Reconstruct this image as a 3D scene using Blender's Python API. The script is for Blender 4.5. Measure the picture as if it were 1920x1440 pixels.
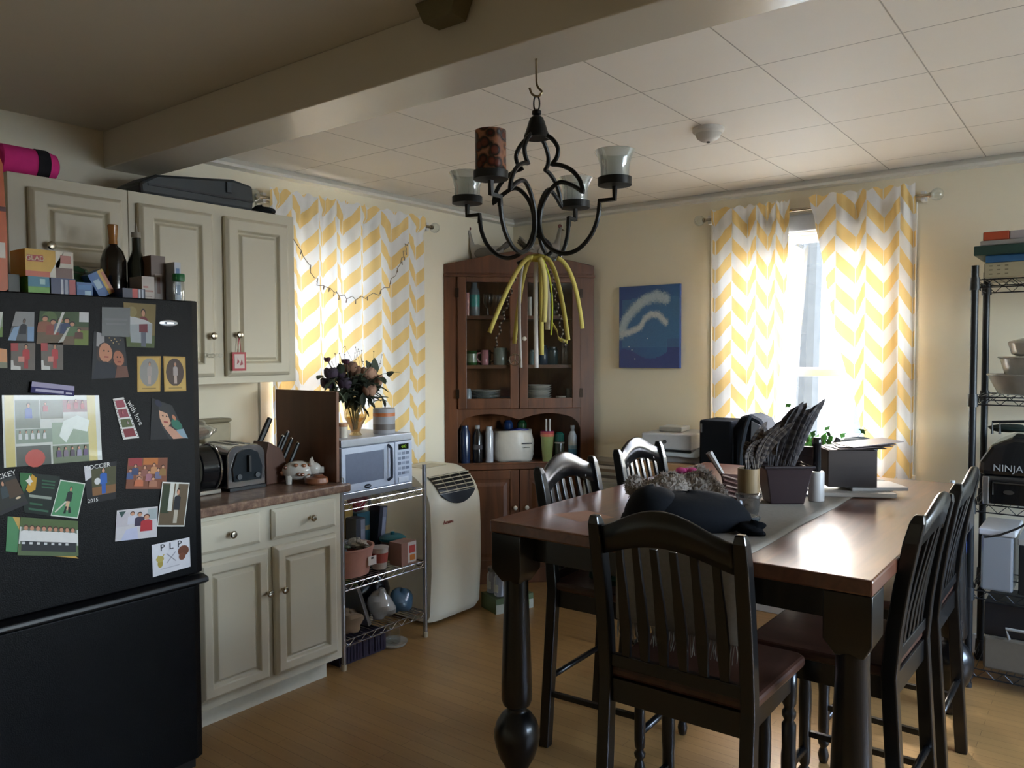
import bpy, bmesh, math, random
from mathutils import Vector as V, Matrix as M
random.seed(7)
PI = math.pi
SC = bpy.context.scene
COL = SC.collection
for o in list(bpy.data.objects): bpy.data.objects.remove(o)
# ---------------------------------------------------------------- camera
cam_d = bpy.data.cameras.new('camera')
cam = bpy.data.objects.new('camera', cam_d); COL.objects.link(cam)
yaw, pitch, roll = math.radians(37.458), math.radians(-2.226), math.radians(-0.239)
fw = V((-math.sin(yaw)*math.cos(pitch), math.cos(yaw)*math.cos(pitch), math.sin(pitch)))
rt = V((math.cos(yaw), math.sin(yaw), 0)); up = rt.cross(fw)
r2 = rt*math.cos(roll)+up*math.sin(roll); u2 = -rt*math.sin(roll)+up*math.cos(roll)
mw = M((( r2.x, u2.x, -fw.x, 0), (r2.y, u2.y, -fw.y, 0), (r2.z, u2.z, -fw.z, 1.535), (0, 0, 0, 1)))
cam.matrix_world = mw
cam_d.sensor_width = 36; cam_d.sensor_fit = 'HORIZONTAL'; cam_d.lens = 36*1482.4/1920; cam_d.clip_start = .02
SC.camera = cam
# ---------------------------------------------------------------- light and exposure
SC.view_settings.view_transform = 'Standard'; SC.view_settings.look = 'None'
SC.view_settings.gamma = 1; SC.view_settings.use_curve_mapping = False
SC.view_settings.exposure = 1.4
wd = bpy.data.worlds.new('sky'); SC.world = wd; wd.use_nodes = True
wn = wd.node_tree.nodes; wl = wd.node_tree.links
bgn = wn['Background']
skyt = wn.new('ShaderNodeTexSky'); skyt.sky_type = 'NISHITA'; skyt.sun_disc = False
skyt.sun_elevation = math.radians(42); skyt.sun_rotation = math.radians(-20); skyt.dust_density = 4; skyt.air_density = 1.2
mixs = wn.new('ShaderNodeMixRGB'); mixs.inputs[0].default_value = .8
mixs.inputs[2].default_value = (.31, .35, .40, 1)
wl.new(skyt.outputs[0], mixs.inputs[1])
# overcast sky: hazy behind the house, brighter lobe added on the right (+X, +Y) to fill the room
wtc = wn.new('ShaderNodeTexCoord'); wdot = wn.new('ShaderNodeVectorMath'); wdot.operation = 'DOT_PRODUCT'
wdot.inputs[1].default_value = (.86, .35, .37); wl.new(wtc.outputs['Generated'], wdot.inputs[0])
wmr = wn.new('ShaderNodeMapRange'); wmr.interpolation_type = 'SMOOTHSTEP'
wmr.inputs[1].default_value = .35; wmr.inputs[2].default_value = .9; wmr.inputs[3].default_value = 7.5; wmr.inputs[4].default_value = 18.0
wl.new(wdot.outputs['Value'], wmr.inputs[0]); wl.new(wmr.outputs[0], bgn.inputs[1])
wl.new(mixs.outputs[0], bgn.inputs[0])
def lamp(name, kind, loc, d, energy, size=1, sizey=None, col=(1, 1, 1), portal=False, angle=.02):
    l = bpy.data.lights.new(name, kind); l.energy = energy; l.color = col
    if kind == 'AREA':
        l.shape = 'RECTANGLE'; l.size = size; l.size_y = sizey or size
        if portal: l.cycles.is_portal = True
    if kind == 'SUN': l.angle = angle
    o = bpy.data.objects.new(name, l); COL.objects.link(o)
    o.location = loc; o.rotation_euler = V(d).to_track_quat('-Z', 'Y').to_euler()
    return o
lamp('sun', 'SUN', (-4, 12, 10), (.42, -.62, -.78), 2.2, col=(1, .93, .82))
lamp('portal_left', 'AREA', (-3.62, 2.86, 1.56), (1, 0, 0), 1, .70, 1.35, portal=True)
lamp('portal_back', 'AREA', (-1.41, 4.72, 1.56), (0, -1, 0), 1, .96, 1.35, portal=True)
lamp('portal_right', 'AREA', (2.52, 3.2, 1.6), (-1, 0, 0), 1, 2.2, 1.3, portal=True)
# ---------------------------------------------------------------- materials
def lin(c):
    if isinstance(c, str): c = tuple(int(c[i:i+2], 16) for i in (0, 2, 4))
    return tuple(((x/255)/12.92 if x/255 <= .04045 else ((x/255+.055)/1.055)**2.4) for x in c[:3])+(1,)
MATS = {}
def newmat(name):
    m = bpy.data.materials.new(name); m.use_nodes = True; MATS[name] = m
    n = m.node_tree.nodes; return m, n, m.node_tree.links, n['Principled BSDF']
def node(n, t, **kw):
    x = n.new(t)
    for k, v in kw.items():
        if k.startswith('i_'):
            x.inputs[k[2:] if not k[2:].isdigit() else int(k[2:])].default_value = v
        else: setattr(x, k, v)
    return x
def addbump(n, l, b, src, strength, dist=.002):
    bp = node(n, 'ShaderNodeBump'); bp.inputs['Strength'].default_value = strength; bp.inputs['Distance'].default_value = dist
    l.new(src, bp.inputs['Height']); l.new(bp.outputs[0], b.inputs['Normal'])
def solid(name, c, rough=.5, metal=0., var=.06, scale=30, bump=0., coat=0., spec=.5, trans=0):
    m, n, l, b = newmat(name); c = lin(c)
    b.inputs['Roughness'].default_value = rough; b.inputs['Metallic'].default_value = metal
    b.inputs['Coat Weight'].default_value = coat; b.inputs['Coat Roughness'].default_value = .1
    b.inputs['Specular IOR Level'].default_value = spec
    tc = node(n, 'ShaderNodeTexCoord'); nz = node(n, 'ShaderNodeTexNoise', i_Scale=scale, i_Detail=4)
    l.new(tc.outputs['Object'], nz.inputs['Vector'])
    mx = node(n, 'ShaderNodeMixRGB'); mx.inputs[1].default_value = tuple(x*(1-var) for x in c[:3])+(1,)
    mx.inputs[2].default_value = tuple(min(1, x*(1+var)) for x in c[:3])+(1,)
    l.new(nz.outputs['Fac'], mx.inputs[0]); l.new(mx.outputs[0], b.inputs['Base Color'])
    if bump: addbump(n, l, b, nz.outputs['Fac'], bump)
    return m
def wood(name, c1, c2, rough=.4, scale=(1, 14, 14), dist=3.5, bump=.08, coat=0., nscale=2.2, crough=.1):
    m, n, l, b = newmat(name)
    tc = node(n, 'ShaderNodeTexCoord'); mp = node(n, 'ShaderNodeMapping'); mp.inputs['Scale'].default_value = scale
    nz = node(n, 'ShaderNodeTexNoise', i_Scale=nscale, i_Detail=6, i_Distortion=dist*.25)
    rp = node(n, 'ShaderNodeValToRGB'); rp.color_ramp.elements[0].color = lin(c1); rp.color_ramp.elements[1].color = lin(c2)
    rp.color_ramp.elements[0].position = .32; rp.color_ramp.elements[1].position = .68
    l.new(tc.outputs['Object'], mp.inputs[0]); l.new(mp.outputs[0], nz.inputs['Vector'])
    l.new(nz.outputs['Fac'], rp.inputs[0]); l.new(rp.outputs[0], b.inputs['Base Color'])
    b.inputs['Roughness'].default_value = rough; b.inputs['Coat Weight'].default_value = coat; b.inputs['Coat Roughness'].default_value = crough
    addbump(n, l, b, nz.outputs['Fac'], bump, .001)
    return m
def painted(name, rough, metal=0., coat=0., spec=.5):
    m, n, l, b = newmat(name)
    at = node(n, 'ShaderNodeAttribute', attribute_name='Col')
    tc = node(n, 'ShaderNodeTexCoord'); nz = node(n, 'ShaderNodeTexNoise', i_Scale=45, i_Detail=3)
    l.new(tc.outputs['Object'], nz.inputs['Vector'])
    mr = node(n, 'ShaderNodeMapRange', i_3=.92, i_4=1.08); l.new(nz.outputs['Fac'], mr.inputs[0])
    mx = node(n, 'ShaderNodeVectorMath', operation='SCALE'); l.new(at.outputs['Color'], mx.inputs[0]); l.new(mr.outputs[0], mx.inputs['Scale'])
    l.new(mx.outputs[0], b.inputs['Base Color'])
    b.inputs['Roughness'].default_value = rough; b.inputs['Metallic'].default_value = metal; b.inputs['Coat Weight'].default_value = coat
    b.inputs['Specular IOR Level'].default_value = spec
    return m
def glass(name, tint=(1, 1, 1), fres=.5, rough=.02, body=0., bodycol=(.8, .8, .8)):
    m, n, l, b = newmat(name); n.remove(b); out = n['Material Output']
    tr = node(n, 'ShaderNodeBsdfTransparent'); tr.inputs[0].default_value = tint+(1,)
    gl = node(n, 'ShaderNodeBsdfGlossy'); gl.inputs['Roughness'].default_value = rough
    lw = node(n, 'ShaderNodeLayerWeight'); lw.inputs[0].default_value = fres
    mr = node(n, 'ShaderNodeMapRange', i_3=.04, i_4=.7); l.new(lw.outputs['Facing'], mr.inputs[0])
    mx = node(n, 'ShaderNodeMixShader'); l.new(mr.outputs[0], mx.inputs[0])
    src = tr.outputs[0]
    if body:
        df = node(n, 'ShaderNodeBsdfDiffuse'); df.inputs[0].default_value = bodycol+(1,)
        m2 = node(n, 'ShaderNodeMixShader'); m2.inputs[0].default_value = body
        l.new(tr.outputs[0], m2.inputs[1]); l.new(df.outputs[0], m2.inputs[2]); src = m2.outputs[0]
    l.new(src, mx.inputs[1]); l.new(gl.outputs[0], mx.inputs[2]); l.new(mx.outputs[0], out.inputs[0])
    return m
solid('wall_paint', 'e6ddc6', .75, var=.03, scale=3, bump=.03)
solid('trim_white', 'd9d5cc', .45, var=.02)
solid('beam_paint', 'd3ccbd', .22, var=.02, scale=4)
solid('ceiling_shaded', 'c9c2b2', .8, var=.03, scale=4)  # near ceiling gets little light; that shade is put into a darker paint
solid('cabinet_paint', 'c6bea8', .42, var=.02, scale=8)
solid('black_paint', '0a0b0d', .3, var=.1, bump=.02, coat=.25)
solid('iron', '17191a', .4, var=.15, metal=.3, bump=.1)
solid('black_metal', '232629', .38, metal=.5, var=.1)
solid('chrome', 'c8c8cc', .16, metal=1, var=.02)
solid('nickel', 'b5ab98', .25, metal=1, var=.03)
solid('steel', 'a9aaad', .3, metal=1, var=.03)
solid('fridge_black', '060709', .38, var=.3, scale=260, bump=.5, spec=.13)
solid('ac_plastic', 'e9e2cd', .4, var=.02)
solid('black_plastic', '141416', .35, var=.05)
solid('black_fabric', '0d1016', .9, var=.2, scale=60, bump=.3, spec=.2)
solid('runner_cloth', '88827a', .92, var=.15, scale=90, bump=.3, spec=.2)
solid('plush', '9a9088', .95, var=.3, scale=120, bump=1, spec=.1)
solid('white_plastic', 'e2e2e0', .4, var=.02)
solid('leaf', '4f8a3a', .5, var=.3, scale=20)
solid('bark', '393733', .9, var=.3, scale=12, bump=.6)
solid('snowy_ground', '7d837f', .9, var=.15, scale=1)
solid('siding', '5d6a82', .8, var=.05)
wood('chest_wood', '4d2d18', '6b4024', .38, (9, 9, 1), 3, .1)
wood('table_wood', '573324', '70442f', .38, (14, 1, 10), 3, .02, coat=.9, crough=.2)
wood('seat_wood', '38231a', '4c3127', .32, (9, 2, 9), 3, .04)
wood('board_wood', '5c3a26', '6d472f', .55, (6, 6, 1), 2, .05)
wood('block_wood', '4a2d20', '5d3a28', .5, (6, 6, 1), 2, .05)
wood('bamboo', '6d5638', '8a7450', .5, (10, 10, 1), 2, .1)
wood('brown_box', '2a201b', '352a24', .7, (2, 2, 8), 2, .05)
wood('card_board', 'a27b54', 'b58d63', .8, (1, 1, 6), 1, .03)
wood('feather', '3b3332', '8b8078', .7, (5, 5, 22), 2, .2, nscale=4)
painted('paint_matte', .75); painted('paint_satin', .42); painted('paint_gloss', .18, coat=.3); painted('paint_metal', .28, metal=.9); painted('photo_print', .42, spec=.2)
painted('cloth_paint', .9, spec=.2)
glass('window_glass', (.97, .98, 1.0), .3, .01)
glass('clear_glass', (.9, .93, .93), .4, .03)
glass('cabinet_glass', (.93, .94, .94), .15, .06)
glass('cup_glass', (.86, .9, .9), .5, .08, body=.28, bodycol=(.75, .8, .8))
glass('amber_glass', (.9, .74, .45), .5, .04, body=.12, bodycol=(.6, .45, .2))
glass('smoke_glass', (.5, .5, .5), .4, .1, body=.3, bodycol=(.16, .15, .14))
glass('plastic_film', (.95, .97, .97), .35, .08, body=.10, bodycol=(.85, .88, .88))
glass('clear_plastic', (.7, .72, .76), .4, .12, body=.35, bodycol=(.55, .58, .64))
def special():
    # ceiling tiles
    m, n, l, b = newmat('ceiling_tile')
    tc = node(n, 'ShaderNodeTexCoord'); sp = node(n, 'ShaderNodeSeparateXYZ'); l.new(tc.outputs['Object'], sp.inputs[0])
    ds = []
    for ax, off, st in ((0, .982, .4425), (1, -2.655, .425)):
        a = node(n, 'ShaderNodeMath', operation='ADD', i_1=off+st*20); l.new(sp.outputs[ax], a.inputs[0])
        p = node(n, 'ShaderNodeMath', operation='PINGPONG', i_1=st/2); l.new(a.outputs[0], p.inputs[0]); ds.append(p)
    mn = node(n, 'ShaderNodeMath', operation='MINIMUM'); l.new(ds[0].outputs[0], mn.inputs[0]); l.new(ds[1].outputs[0], mn.inputs[1])
    mr = node(n, 'ShaderNodeMapRange', i_1=.0008, i_2=.0035); l.new(mn.outputs[0], mr.inputs[0])
    nz = node(n, 'ShaderNodeTexNoise', i_Scale=2.2, i_Detail=3); l.new(tc.outputs['Object'], nz.inputs[0])
    m1 = node(n, 'ShaderNodeMixRGB'); m1.inputs[1].default_value = lin('ece4d8'); m1.inputs[2].default_value = lin('f4ede2'); l.new(nz.outputs['Fac'], m1.inputs[0])
    m2 = node(n, 'ShaderNodeMixRGB'); m2.inputs[1].default_value = lin('a49a8c'); l.new(m1.outputs[0], m2.inputs[2]); l.new(mr.outputs[0], m2.inputs[0])
    l.new(m2.outputs[0], b.inputs['Base Color']); b.inputs['Roughness'].default_value = .6
    addbump(n, l, b, mr.outputs[0], .4, .002)
    # floor strips
    m, n, l, b = newmat('oak_floor')
    tc = node(n, 'ShaderNodeTexCoord')
    br = node(n, 'ShaderNodeTexBrick', offset=.37, offset_frequency=2)
    br.inputs['Scale'].default_value = 1; br.inputs['Brick Width'].default_value = 1.1; br.inputs['Row Height'].default_value = .058
    br.inputs['Mortar Size'].default_value = .0012; br.inputs['Mortar Smooth'].default_value = .3
    br.inputs['Color1'].default_value = lin('a5804f'); br.inputs['Color2'].default_value = lin('9c784a'); br.inputs['Mortar'].default_value = lin('76572f')
    l.new(tc.outputs['Object'], br.inputs['Vector'])
    mp = node(n, 'ShaderNodeMapping'); mp.inputs['Scale'].default_value = (1.5, 26, 1); l.new(tc.outputs['Object'], mp.inputs[0])
    nz = node(n, 'ShaderNodeTexNoise', i_Scale=2, i_Detail=6); l.new(mp.outputs[0], nz.inputs['Vector'])
    mx = node(n, 'ShaderNodeMixRGB', blend_type='MULTIPLY'); mx.inputs[0].default_value = .5
    rp = node(n, 'ShaderNodeValToRGB'); rp.color_ramp.elements[0].color = (.6, .55, .5, 1); rp.color_ramp.elements[1].color = (1.2, 1.2, 1.15, 1)
    l.new(nz.outputs['Fac'], rp.inputs[0]); l.new(br.outputs['Color'], mx.inputs[1]); l.new(rp.outputs[0], mx.inputs[2])
    l.new(mx.outputs[0], b.inputs['Base Color']); b.inputs['Roughness'].default_value = .34
    addbump(n, l, b, br.outputs['Fac'], -.15, .001)
    # laminate counter
    m, n, l, b = newmat('counter_laminate')
    tc = node(n, 'ShaderNodeTexCoord'); nz = node(n, 'ShaderNodeTexNoise', i_Scale=26, i_Detail=8, i_Roughness=.7); l.new(tc.outputs['Object'], nz.inputs[0])
    rp = node(n, 'ShaderNodeValToRGB'); e = rp.color_ramp.elements; e[0].position = .3; e[0].color = lin('4c3a2e'); e[1].position = .7; e[1].color = lin('9c846c')
    x = e.new(.5); x.color = lin('74594a')
    l.new(nz.outputs['Fac'], rp.inputs[0]); l.new(rp.outputs[0], b.inputs['Base Color']); b.inputs['Roughness'].default_value = .3
    # chevron cloth
    m, n, l, b = newmat('chevron_cloth'); out = n['Material Output']; n.remove(b)
    uv = node(n, 'ShaderNodeUVMap'); uv.uv_map = 'UV'; sp = node(n, 'ShaderNodeSeparateXYZ'); l.new(uv.outputs[0], sp.inputs[0])
    pg = node(n, 'ShaderNodeMath', operation='PINGPONG', i_1=.13); l.new(sp.outputs[0], pg.inputs[0])
    ml = node(n, 'ShaderNodeMath', operation='MULTIPLY_ADD', i_1=.78); l.new(pg.outputs[0], ml.inputs[0]); l.new(sp.outputs[1], ml.inputs[2])
    dv0 = node(n, 'ShaderNodeMath', operation='DIVIDE', i_1=.165); l.new(ml.outputs[0], dv0.inputs[0])
    pa = node(n, 'ShaderNodeMath', operation='DIVIDE', i_1=.26); l.new(sp.outputs[0], pa.inputs[0]); pf = node(n, 'ShaderNodeMath', operation='FLOOR'); l.new(pa.outputs[0], pf.inputs[0])
    dv = node(n, 'ShaderNodeMath', operation='MULTIPLY_ADD', i_1=.5); l.new(pf.outputs[0], dv.inputs[0]); l.new(dv0.outputs[0], dv.inputs[2])
    fr = node(n, 'ShaderNodeMath', operation='FRACT'); l.new(dv.outputs[0], fr.inputs[0])
    lt = node(n, 'ShaderNodeMath', operation='LESS_THAN', i_1=.48); l.new(fr.outputs[0], lt.inputs[0])
    e1 = node(n, 'ShaderNodeMath', operation='GREATER_THAN', i_1=.003); l.new(pg.outputs[0], e1.inputs[0])
    e2 = node(n, 'ShaderNodeMath', operation='LESS_THAN', i_1=.127); l.new(pg.outputs[0], e2.inputs[0])
    k = node(n, 'ShaderNodeMath', operation='MULTIPLY'); l.new(e1.outputs[0], k.inputs[0]); l.new(e2.outputs[0], k.inputs[1])
    k2 = node(n, 'ShaderNodeMath', operation='MULTIPLY'); l.new(k.outputs[0], k2.inputs[0]); l.new(lt.outputs[0], k2.inputs[1])
    mx = node(n, 'ShaderNodeMixRGB'); mx.inputs[1].default_value = lin('eae8e6'); mx.inputs[2].default_value = lin('f0d08e'); l.new(k2.outputs[0], mx.inputs[0])
    df = node(n, 'ShaderNodeBsdfDiffuse'); tl = node(n, 'ShaderNodeBsdfTranslucent'); ms = node(n, 'ShaderNodeMixShader'); ms.inputs[0].default_value = .092
    l.new(mx.outputs[0], df.inputs[0]); l.new(mx.outputs[0], tl.inputs[0]); l.new(df.outputs[0], ms.inputs[1]); l.new(tl.outputs[0], ms.inputs[2])
    l.new(ms.outputs[0], out.inputs[0])
    # leopard candle shade
    m, n, l, b = newmat('leopard')
    tc = node(n, 'ShaderNodeTexCoord'); vz = node(n, 'ShaderNodeTexVoronoi', i_Scale=38); l.new(tc.outputs['Object'], vz.inputs['Vector'])
    rp = node(n, 'ShaderNodeValToRGB'); e = rp.color_ramp.elements; e[0].color = lin('5a2a1e'); e[0].position = .25; e[1].color = lin('160a08'); e[1].position = .5
    x = e.new(.72); x.color = lin('8a5a40')
    l.new(vz.outputs['Distance'], rp.inputs[0]); l.new(rp.outputs[0], b.inputs['Base Color']); b.inputs['Roughness'].default_value = .25
special()
# ---------------------------------------------------------------- mesh builder
class MB:
    def __init__(s, c='cccccc'):
        s.bm = bmesh.new(); s.L = s.bm.loops.layers.float_color.new('Col'); s.U = s.bm.loops.layers.uv.new('UV'); s.c = lin(c)
    def col(s, c): s.c = lin(c); return s
    def paint(s, faces):
        for f in faces:
            for lp in f.loops: lp[s.L] = s.c
    def face(s, pts, uvs=None):
        f = s.bm.faces.new([s.bm.verts.new(p) for p in pts]); s.paint([f])
        if uvs:
            for lp, u in zip(f.loops, uvs): lp[s.U].uv = u
        return s
    def grid(s, rows, close_u=False, close_v=False, cap0=False, cap1=False, uvf=None):
        vs = [[s.bm.verts.new(p) for p in r] for r in rows]; fs = []
        nr = len(rows); nc = len(rows[0])
        for i in range(nr if close_v else nr-1):
            for j in range(nc if close_u else nc-1):
                a, b = i, (i+1) % nr; c, d = j, (j+1) % nc
                f = s.bm.faces.new((vs[a][c], vs[a][d], vs[b][d], vs[b][c])); fs.append(f)
                if uvf:
                    for lp, (x, y) in zip(f.loops, ((i, j), (i, j+1), (i+1, j+1), (i+1, j))): lp[s.U].uv = uvf(x, y)
        if cap0: fs.append(s.bm.faces.new(vs[0][::-1]))
        if cap1: fs.append(s.bm.faces.new(vs[-1]))
        s.paint(fs); return s
    def box(s, c, sz, rz=0, rx=0, ry=0, taper=1):
        R = M.Rotation(rz, 3, 'Z') @ M.Rotation(ry, 3, 'Y') @ M.Rotation(rx, 3, 'X'); c = V(c)
        h = [x/2 for x in sz]; P = []
        for z, k in ((-1, 1), (1, taper)):
            for x, y in ((-1, -1), (1, -1), (1, 1), (-1, 1)): P.append(c+R @ V((x*h[0]*k, y*h[1]*k, z*h[2])))
        v = [s.bm.verts.new(p) for p in P]
        s.paint([s.bm.faces.new([v[i] for i in q]) for q in ((3, 2, 1, 0), (4, 5, 6, 7), (0, 1, 5, 4), (1, 2, 6, 5), (2, 3, 7, 6), (3, 0, 4, 7))])
        return s
    def bb(s, lo, hi): return s.box([(a+b)/2 for a, b in zip(lo, hi)], [b-a for a, b in zip(lo, hi)])
    def prism(s, poly, h0, h1, f=None):
        # poly in 2D (ccw), extruded between h0 and h1; f maps (a,b,h) -> 3D
        f = f or (lambda a, b, h: (a, b, h))
        lo = [s.bm.verts.new(f(a, b, h0)) for a, b in poly]; hi = [s.bm.verts.new(f(a, b, h1)) for a, b in poly]
        n = len(poly); fs = [s.bm.faces.new(lo[::-1]), s.bm.faces.new(hi)]
        for i in range(n): fs.append(s.bm.faces.new((lo[i], lo[(i+1) % n], hi[(i+1) % n], hi[i])))
        s.paint(fs); bmesh.ops.recalc_face_normals(s.bm, faces=fs); return s
    def tube(s, pts, r, n=8, closed=False, sq=False):
        pts = [V(p) for p in pts]; m = len(pts); rr = r if isinstance(r, (list, tuple)) else [r]*m
        rows = []; prev = None
        for i, p in enumerate(pts):
            t = (pts[(i+1) % m]-pts[i-1]) if closed else (pts[min(i+1, m-1)]-pts[max(i-1, 0)])
            if t.length < 1e-9: t = V((0, 0, 1))
            t.normalize()
            if prev is None:
                a = V((0, 0, 1)) if abs(t.z) < .9 else V((1, 0, 0)); x = t.cross(a).normalized()
            else:
                x = prev-t*prev.dot(t)
                if x.length < 1e-6: x = t.cross(V((0, 0, 1)))
                x.normalize()
            prev = x; y = t.cross(x)
            k0 = PI/4 if sq else 0; nn = 4 if sq else n
            rows.append([p+(x*math.cos(k0+2*PI*k/nn)+y*math.sin(k0+2*PI*k/nn))*rr[i]*(1.2 if sq else 1) for k in range(nn)])
        return s.grid(rows, close_u=True, close_v=closed, cap0=not closed, cap1=not closed)
    def cyl(s, p0, p1, r0, r1=None, n=16): return s.tube([p0, p1], [r0, r0 if r1 is None else r1], n)
    def lathe(s, prof, c=(0, 0, 0), n=24, sx=1, sy=1, caps=True, rx=0, ry=0, rz=0):
        R = M.Rotation(rz, 3, 'Z') @ M.Rotation(ry, 3, 'Y') @ M.Rotation(rx, 3, 'X'); c = V(c)
        rows = [[c+R @ V((r*sx*math.cos(2*PI*k/n), r*sy*math.sin(2*PI*k/n), z)) for k in range(n)] for r, z in prof]
        return s.grid(rows, close_u=True, cap0=caps, cap1=caps)
    def ball(s, c, r, n=14, rz=0, rx=0, ry=0):
        r = r if isinstance(r, (tuple, list)) else (r, r, r); m = max(6, n//2+1)
        prof = [(max(.02, math.sin(PI*i/m)), -math.cos(PI*i/m)) for i in range(m+1)]
        R = M.Rotation(rz, 3, 'Z') @ M.Rotation(ry, 3, 'Y') @ M.Rotation(rx, 3, 'X'); c = V(c)
        rows = [[c+R @ V((a*r[0]*math.cos(2*PI*k/n), a*r[1]*math.sin(2*PI*k/n), z*r[2])) for k in range(n)] for a, z in prof]
        return s.grid(rows, close_u=True, cap0=True, cap1=True)
    def lump(s, c, r, amp=.15, n=22, seed=0, freq=3, flat=None, rz=0):
        rnd = random.Random(seed); ph = [(rnd.uniform(1, freq), rnd.uniform(1, freq), rnd.uniform(0, 6.3)) for _ in range(5)]
        m = n//2; rows = []
        R = M.Rotation(rz, 3, 'Z')
        for i in range(m+1):
            a = PI*i/m; row = []
            for k in range(n):
                b = 2*PI*k/n
                d = 1+amp*sum(math.sin(p*round(1)*a*2+round(q)*b+w) for p, q, w in ph)/2.2
                p = V((max(.01, math.sin(a))*math.cos(b)*r[0]*d, max(.01, math.sin(a))*math.sin(b)*r[1]*d, -math.cos(a)*r[2]*d))
                if flat is not None: p.z = max(p.z, flat)
                row.append(V(c)+R @ p)
            rows.append(row)
        return s.grid(rows, close_u=True, cap0=True, cap1=True)
    def text(s, t, mat, size=.05, ext=.0004, align='CENTER'):
        cu = bpy.data.curves.new('t', 'FONT'); cu.body = t; cu.size = size; cu.extrude = ext; cu.align_x = align; cu.align_y = 'CENTER'; cu.resolution_u = 2
        ob = bpy.data.objects.new('t', cu); COL.objects.link(ob); dg = bpy.context.evaluated_depsgraph_get(); dg.update()
        me = bpy.data.meshes.new_from_object(ob.evaluated_get(dg)); vs = [s.bm.verts.new(mat @ v.co) for v in me.vertices]
        for p in me.polygons:
            try: s.paint([s.bm.faces.new([vs[i] for i in p.vertices])])
            except ValueError: pass
        bpy.data.objects.remove(ob); bpy.data.curves.remove(cu); bpy.data.meshes.remove(me); return s
    def build(s, name, mat, parent=None, smooth=False, bevel=0, local=False, loc=None, kind=None, solidify=0, sub=0, ang=35):
        bm = s.bm
        if parent is not None and not local: bmesh.ops.transform(bm, matrix=WM[parent.name].inverted(), verts=bm.verts)
        if loc is not None: bmesh.ops.translate(bm, verts=bm.verts, vec=-V(loc))
        if smooth:
            for f in bm.faces: f.smooth = True
            for e in bm.edges:
                if len(e.link_faces) == 2 and e.calc_face_angle(0) > math.radians(ang): e.smooth = False
        me = bpy.data.meshes.new(name); bm.to_mesh(me); bm.free()
        me.materials.append(MATS[mat]); o = bpy.data.objects.new(name, me); COL.objects.link(o)
        if parent is not None: o.parent = parent; WM[o.name] = WM[parent.name]
        elif loc is not None: o.location = loc; WM[o.name] = M.Translation(V(loc))
        else: WM[o.name] = M.Identity(4)
        if bevel:
            b = o.modifiers.new('bevel', 'BEVEL'); b.width = bevel; b.segments = 2; b.limit_method = 'ANGLE'; b.angle_limit = math.radians(40)
        if solidify: q = o.modifiers.new('solid', 'SOLIDIFY'); q.thickness = solidify; q.offset = 0
        if sub: q = o.modifiers.new('sub', 'SUBSURF'); q.levels = sub; q.render_levels = sub
        if kind: o['kind'] = kind
        return o
WM = {}
def tag(o, label, cat, group=None):
    o['label'] = label; o['category'] = cat
    if group: o['group'] = group
    return o
def thing(name, label, cat, loc=(0, 0, 0), rz=0, group=None):
    o = bpy.data.objects.new(name, None); COL.objects.link(o); o.location = loc; o.rotation_euler = (0, 0, rz)
    o.empty_display_size = .05; WM[o.name] = M.Translation(V(loc)) @ M.Rotation(rz, 4, 'Z')
    return tag(o, label, cat, group)
def solo(name, mb, mat, label, cat, group=None, **kw):
    lo = [min(v.co[i] for v in mb.bm.verts) for i in range(3)]; hi = [max(v.co[i] for v in mb.bm.verts) for i in range(3)]
    return tag(mb.build(name, mat, loc=((lo[0]+hi[0])/2, (lo[1]+hi[1])/2, lo[2]), **kw), label, cat, group)
def struct(name, mb, mat, **kw): return mb.build(name, mat, kind='structure', **kw)
def dup(root, loc, rz=0, label=None, group=None):
    r = root.copy(); COL.objects.link(r); r.location = loc; r.rotation_euler = (0, 0, rz)
    WM[r.name] = M.Translation(V(loc)) @ M.Rotation(rz, 4, 'Z')
    if label: r['label'] = label
    if group: r['group'] = group
    for ch in list(root.children):
        c = ch.copy(); COL.objects.link(c); c.parent = r; WM[c.name] = WM[r.name]
        for g in list(ch.children):
            d = g.copy(); COL.objects.link(d); d.parent = c
    return r
def arc(cx, cy, r, a0, a1, n): return [(cx+r*math.cos(a0+(a1-a0)*i/n), cy+r*math.sin(a0+(a1-a0)*i/n)) for i in range(n+1)]
def bez(p0, p1, p2, n=10): return [V(p0)*(1-t)**2+V(p1)*2*t*(1-t)+V(p2)*t*t for t in [i/n for i in range(n+1)]]
def smoothpts(pts, n=6):
    pts = [V(p) for p in pts]; out = []
    for i in range(len(pts)-1):
        a = pts[max(i-1, 0)]; b = pts[i]; c = pts[i+1]; d = pts[min(i+2, len(pts)-1)]
        for k in range(n):
            t = k/n; out.append(.5*((2*b)+(c-a)*t+(2*a-5*b+4*c-d)*t*t+(3*b-a-3*c+d)*t**3))
    return out+[pts[-1]]
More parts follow.
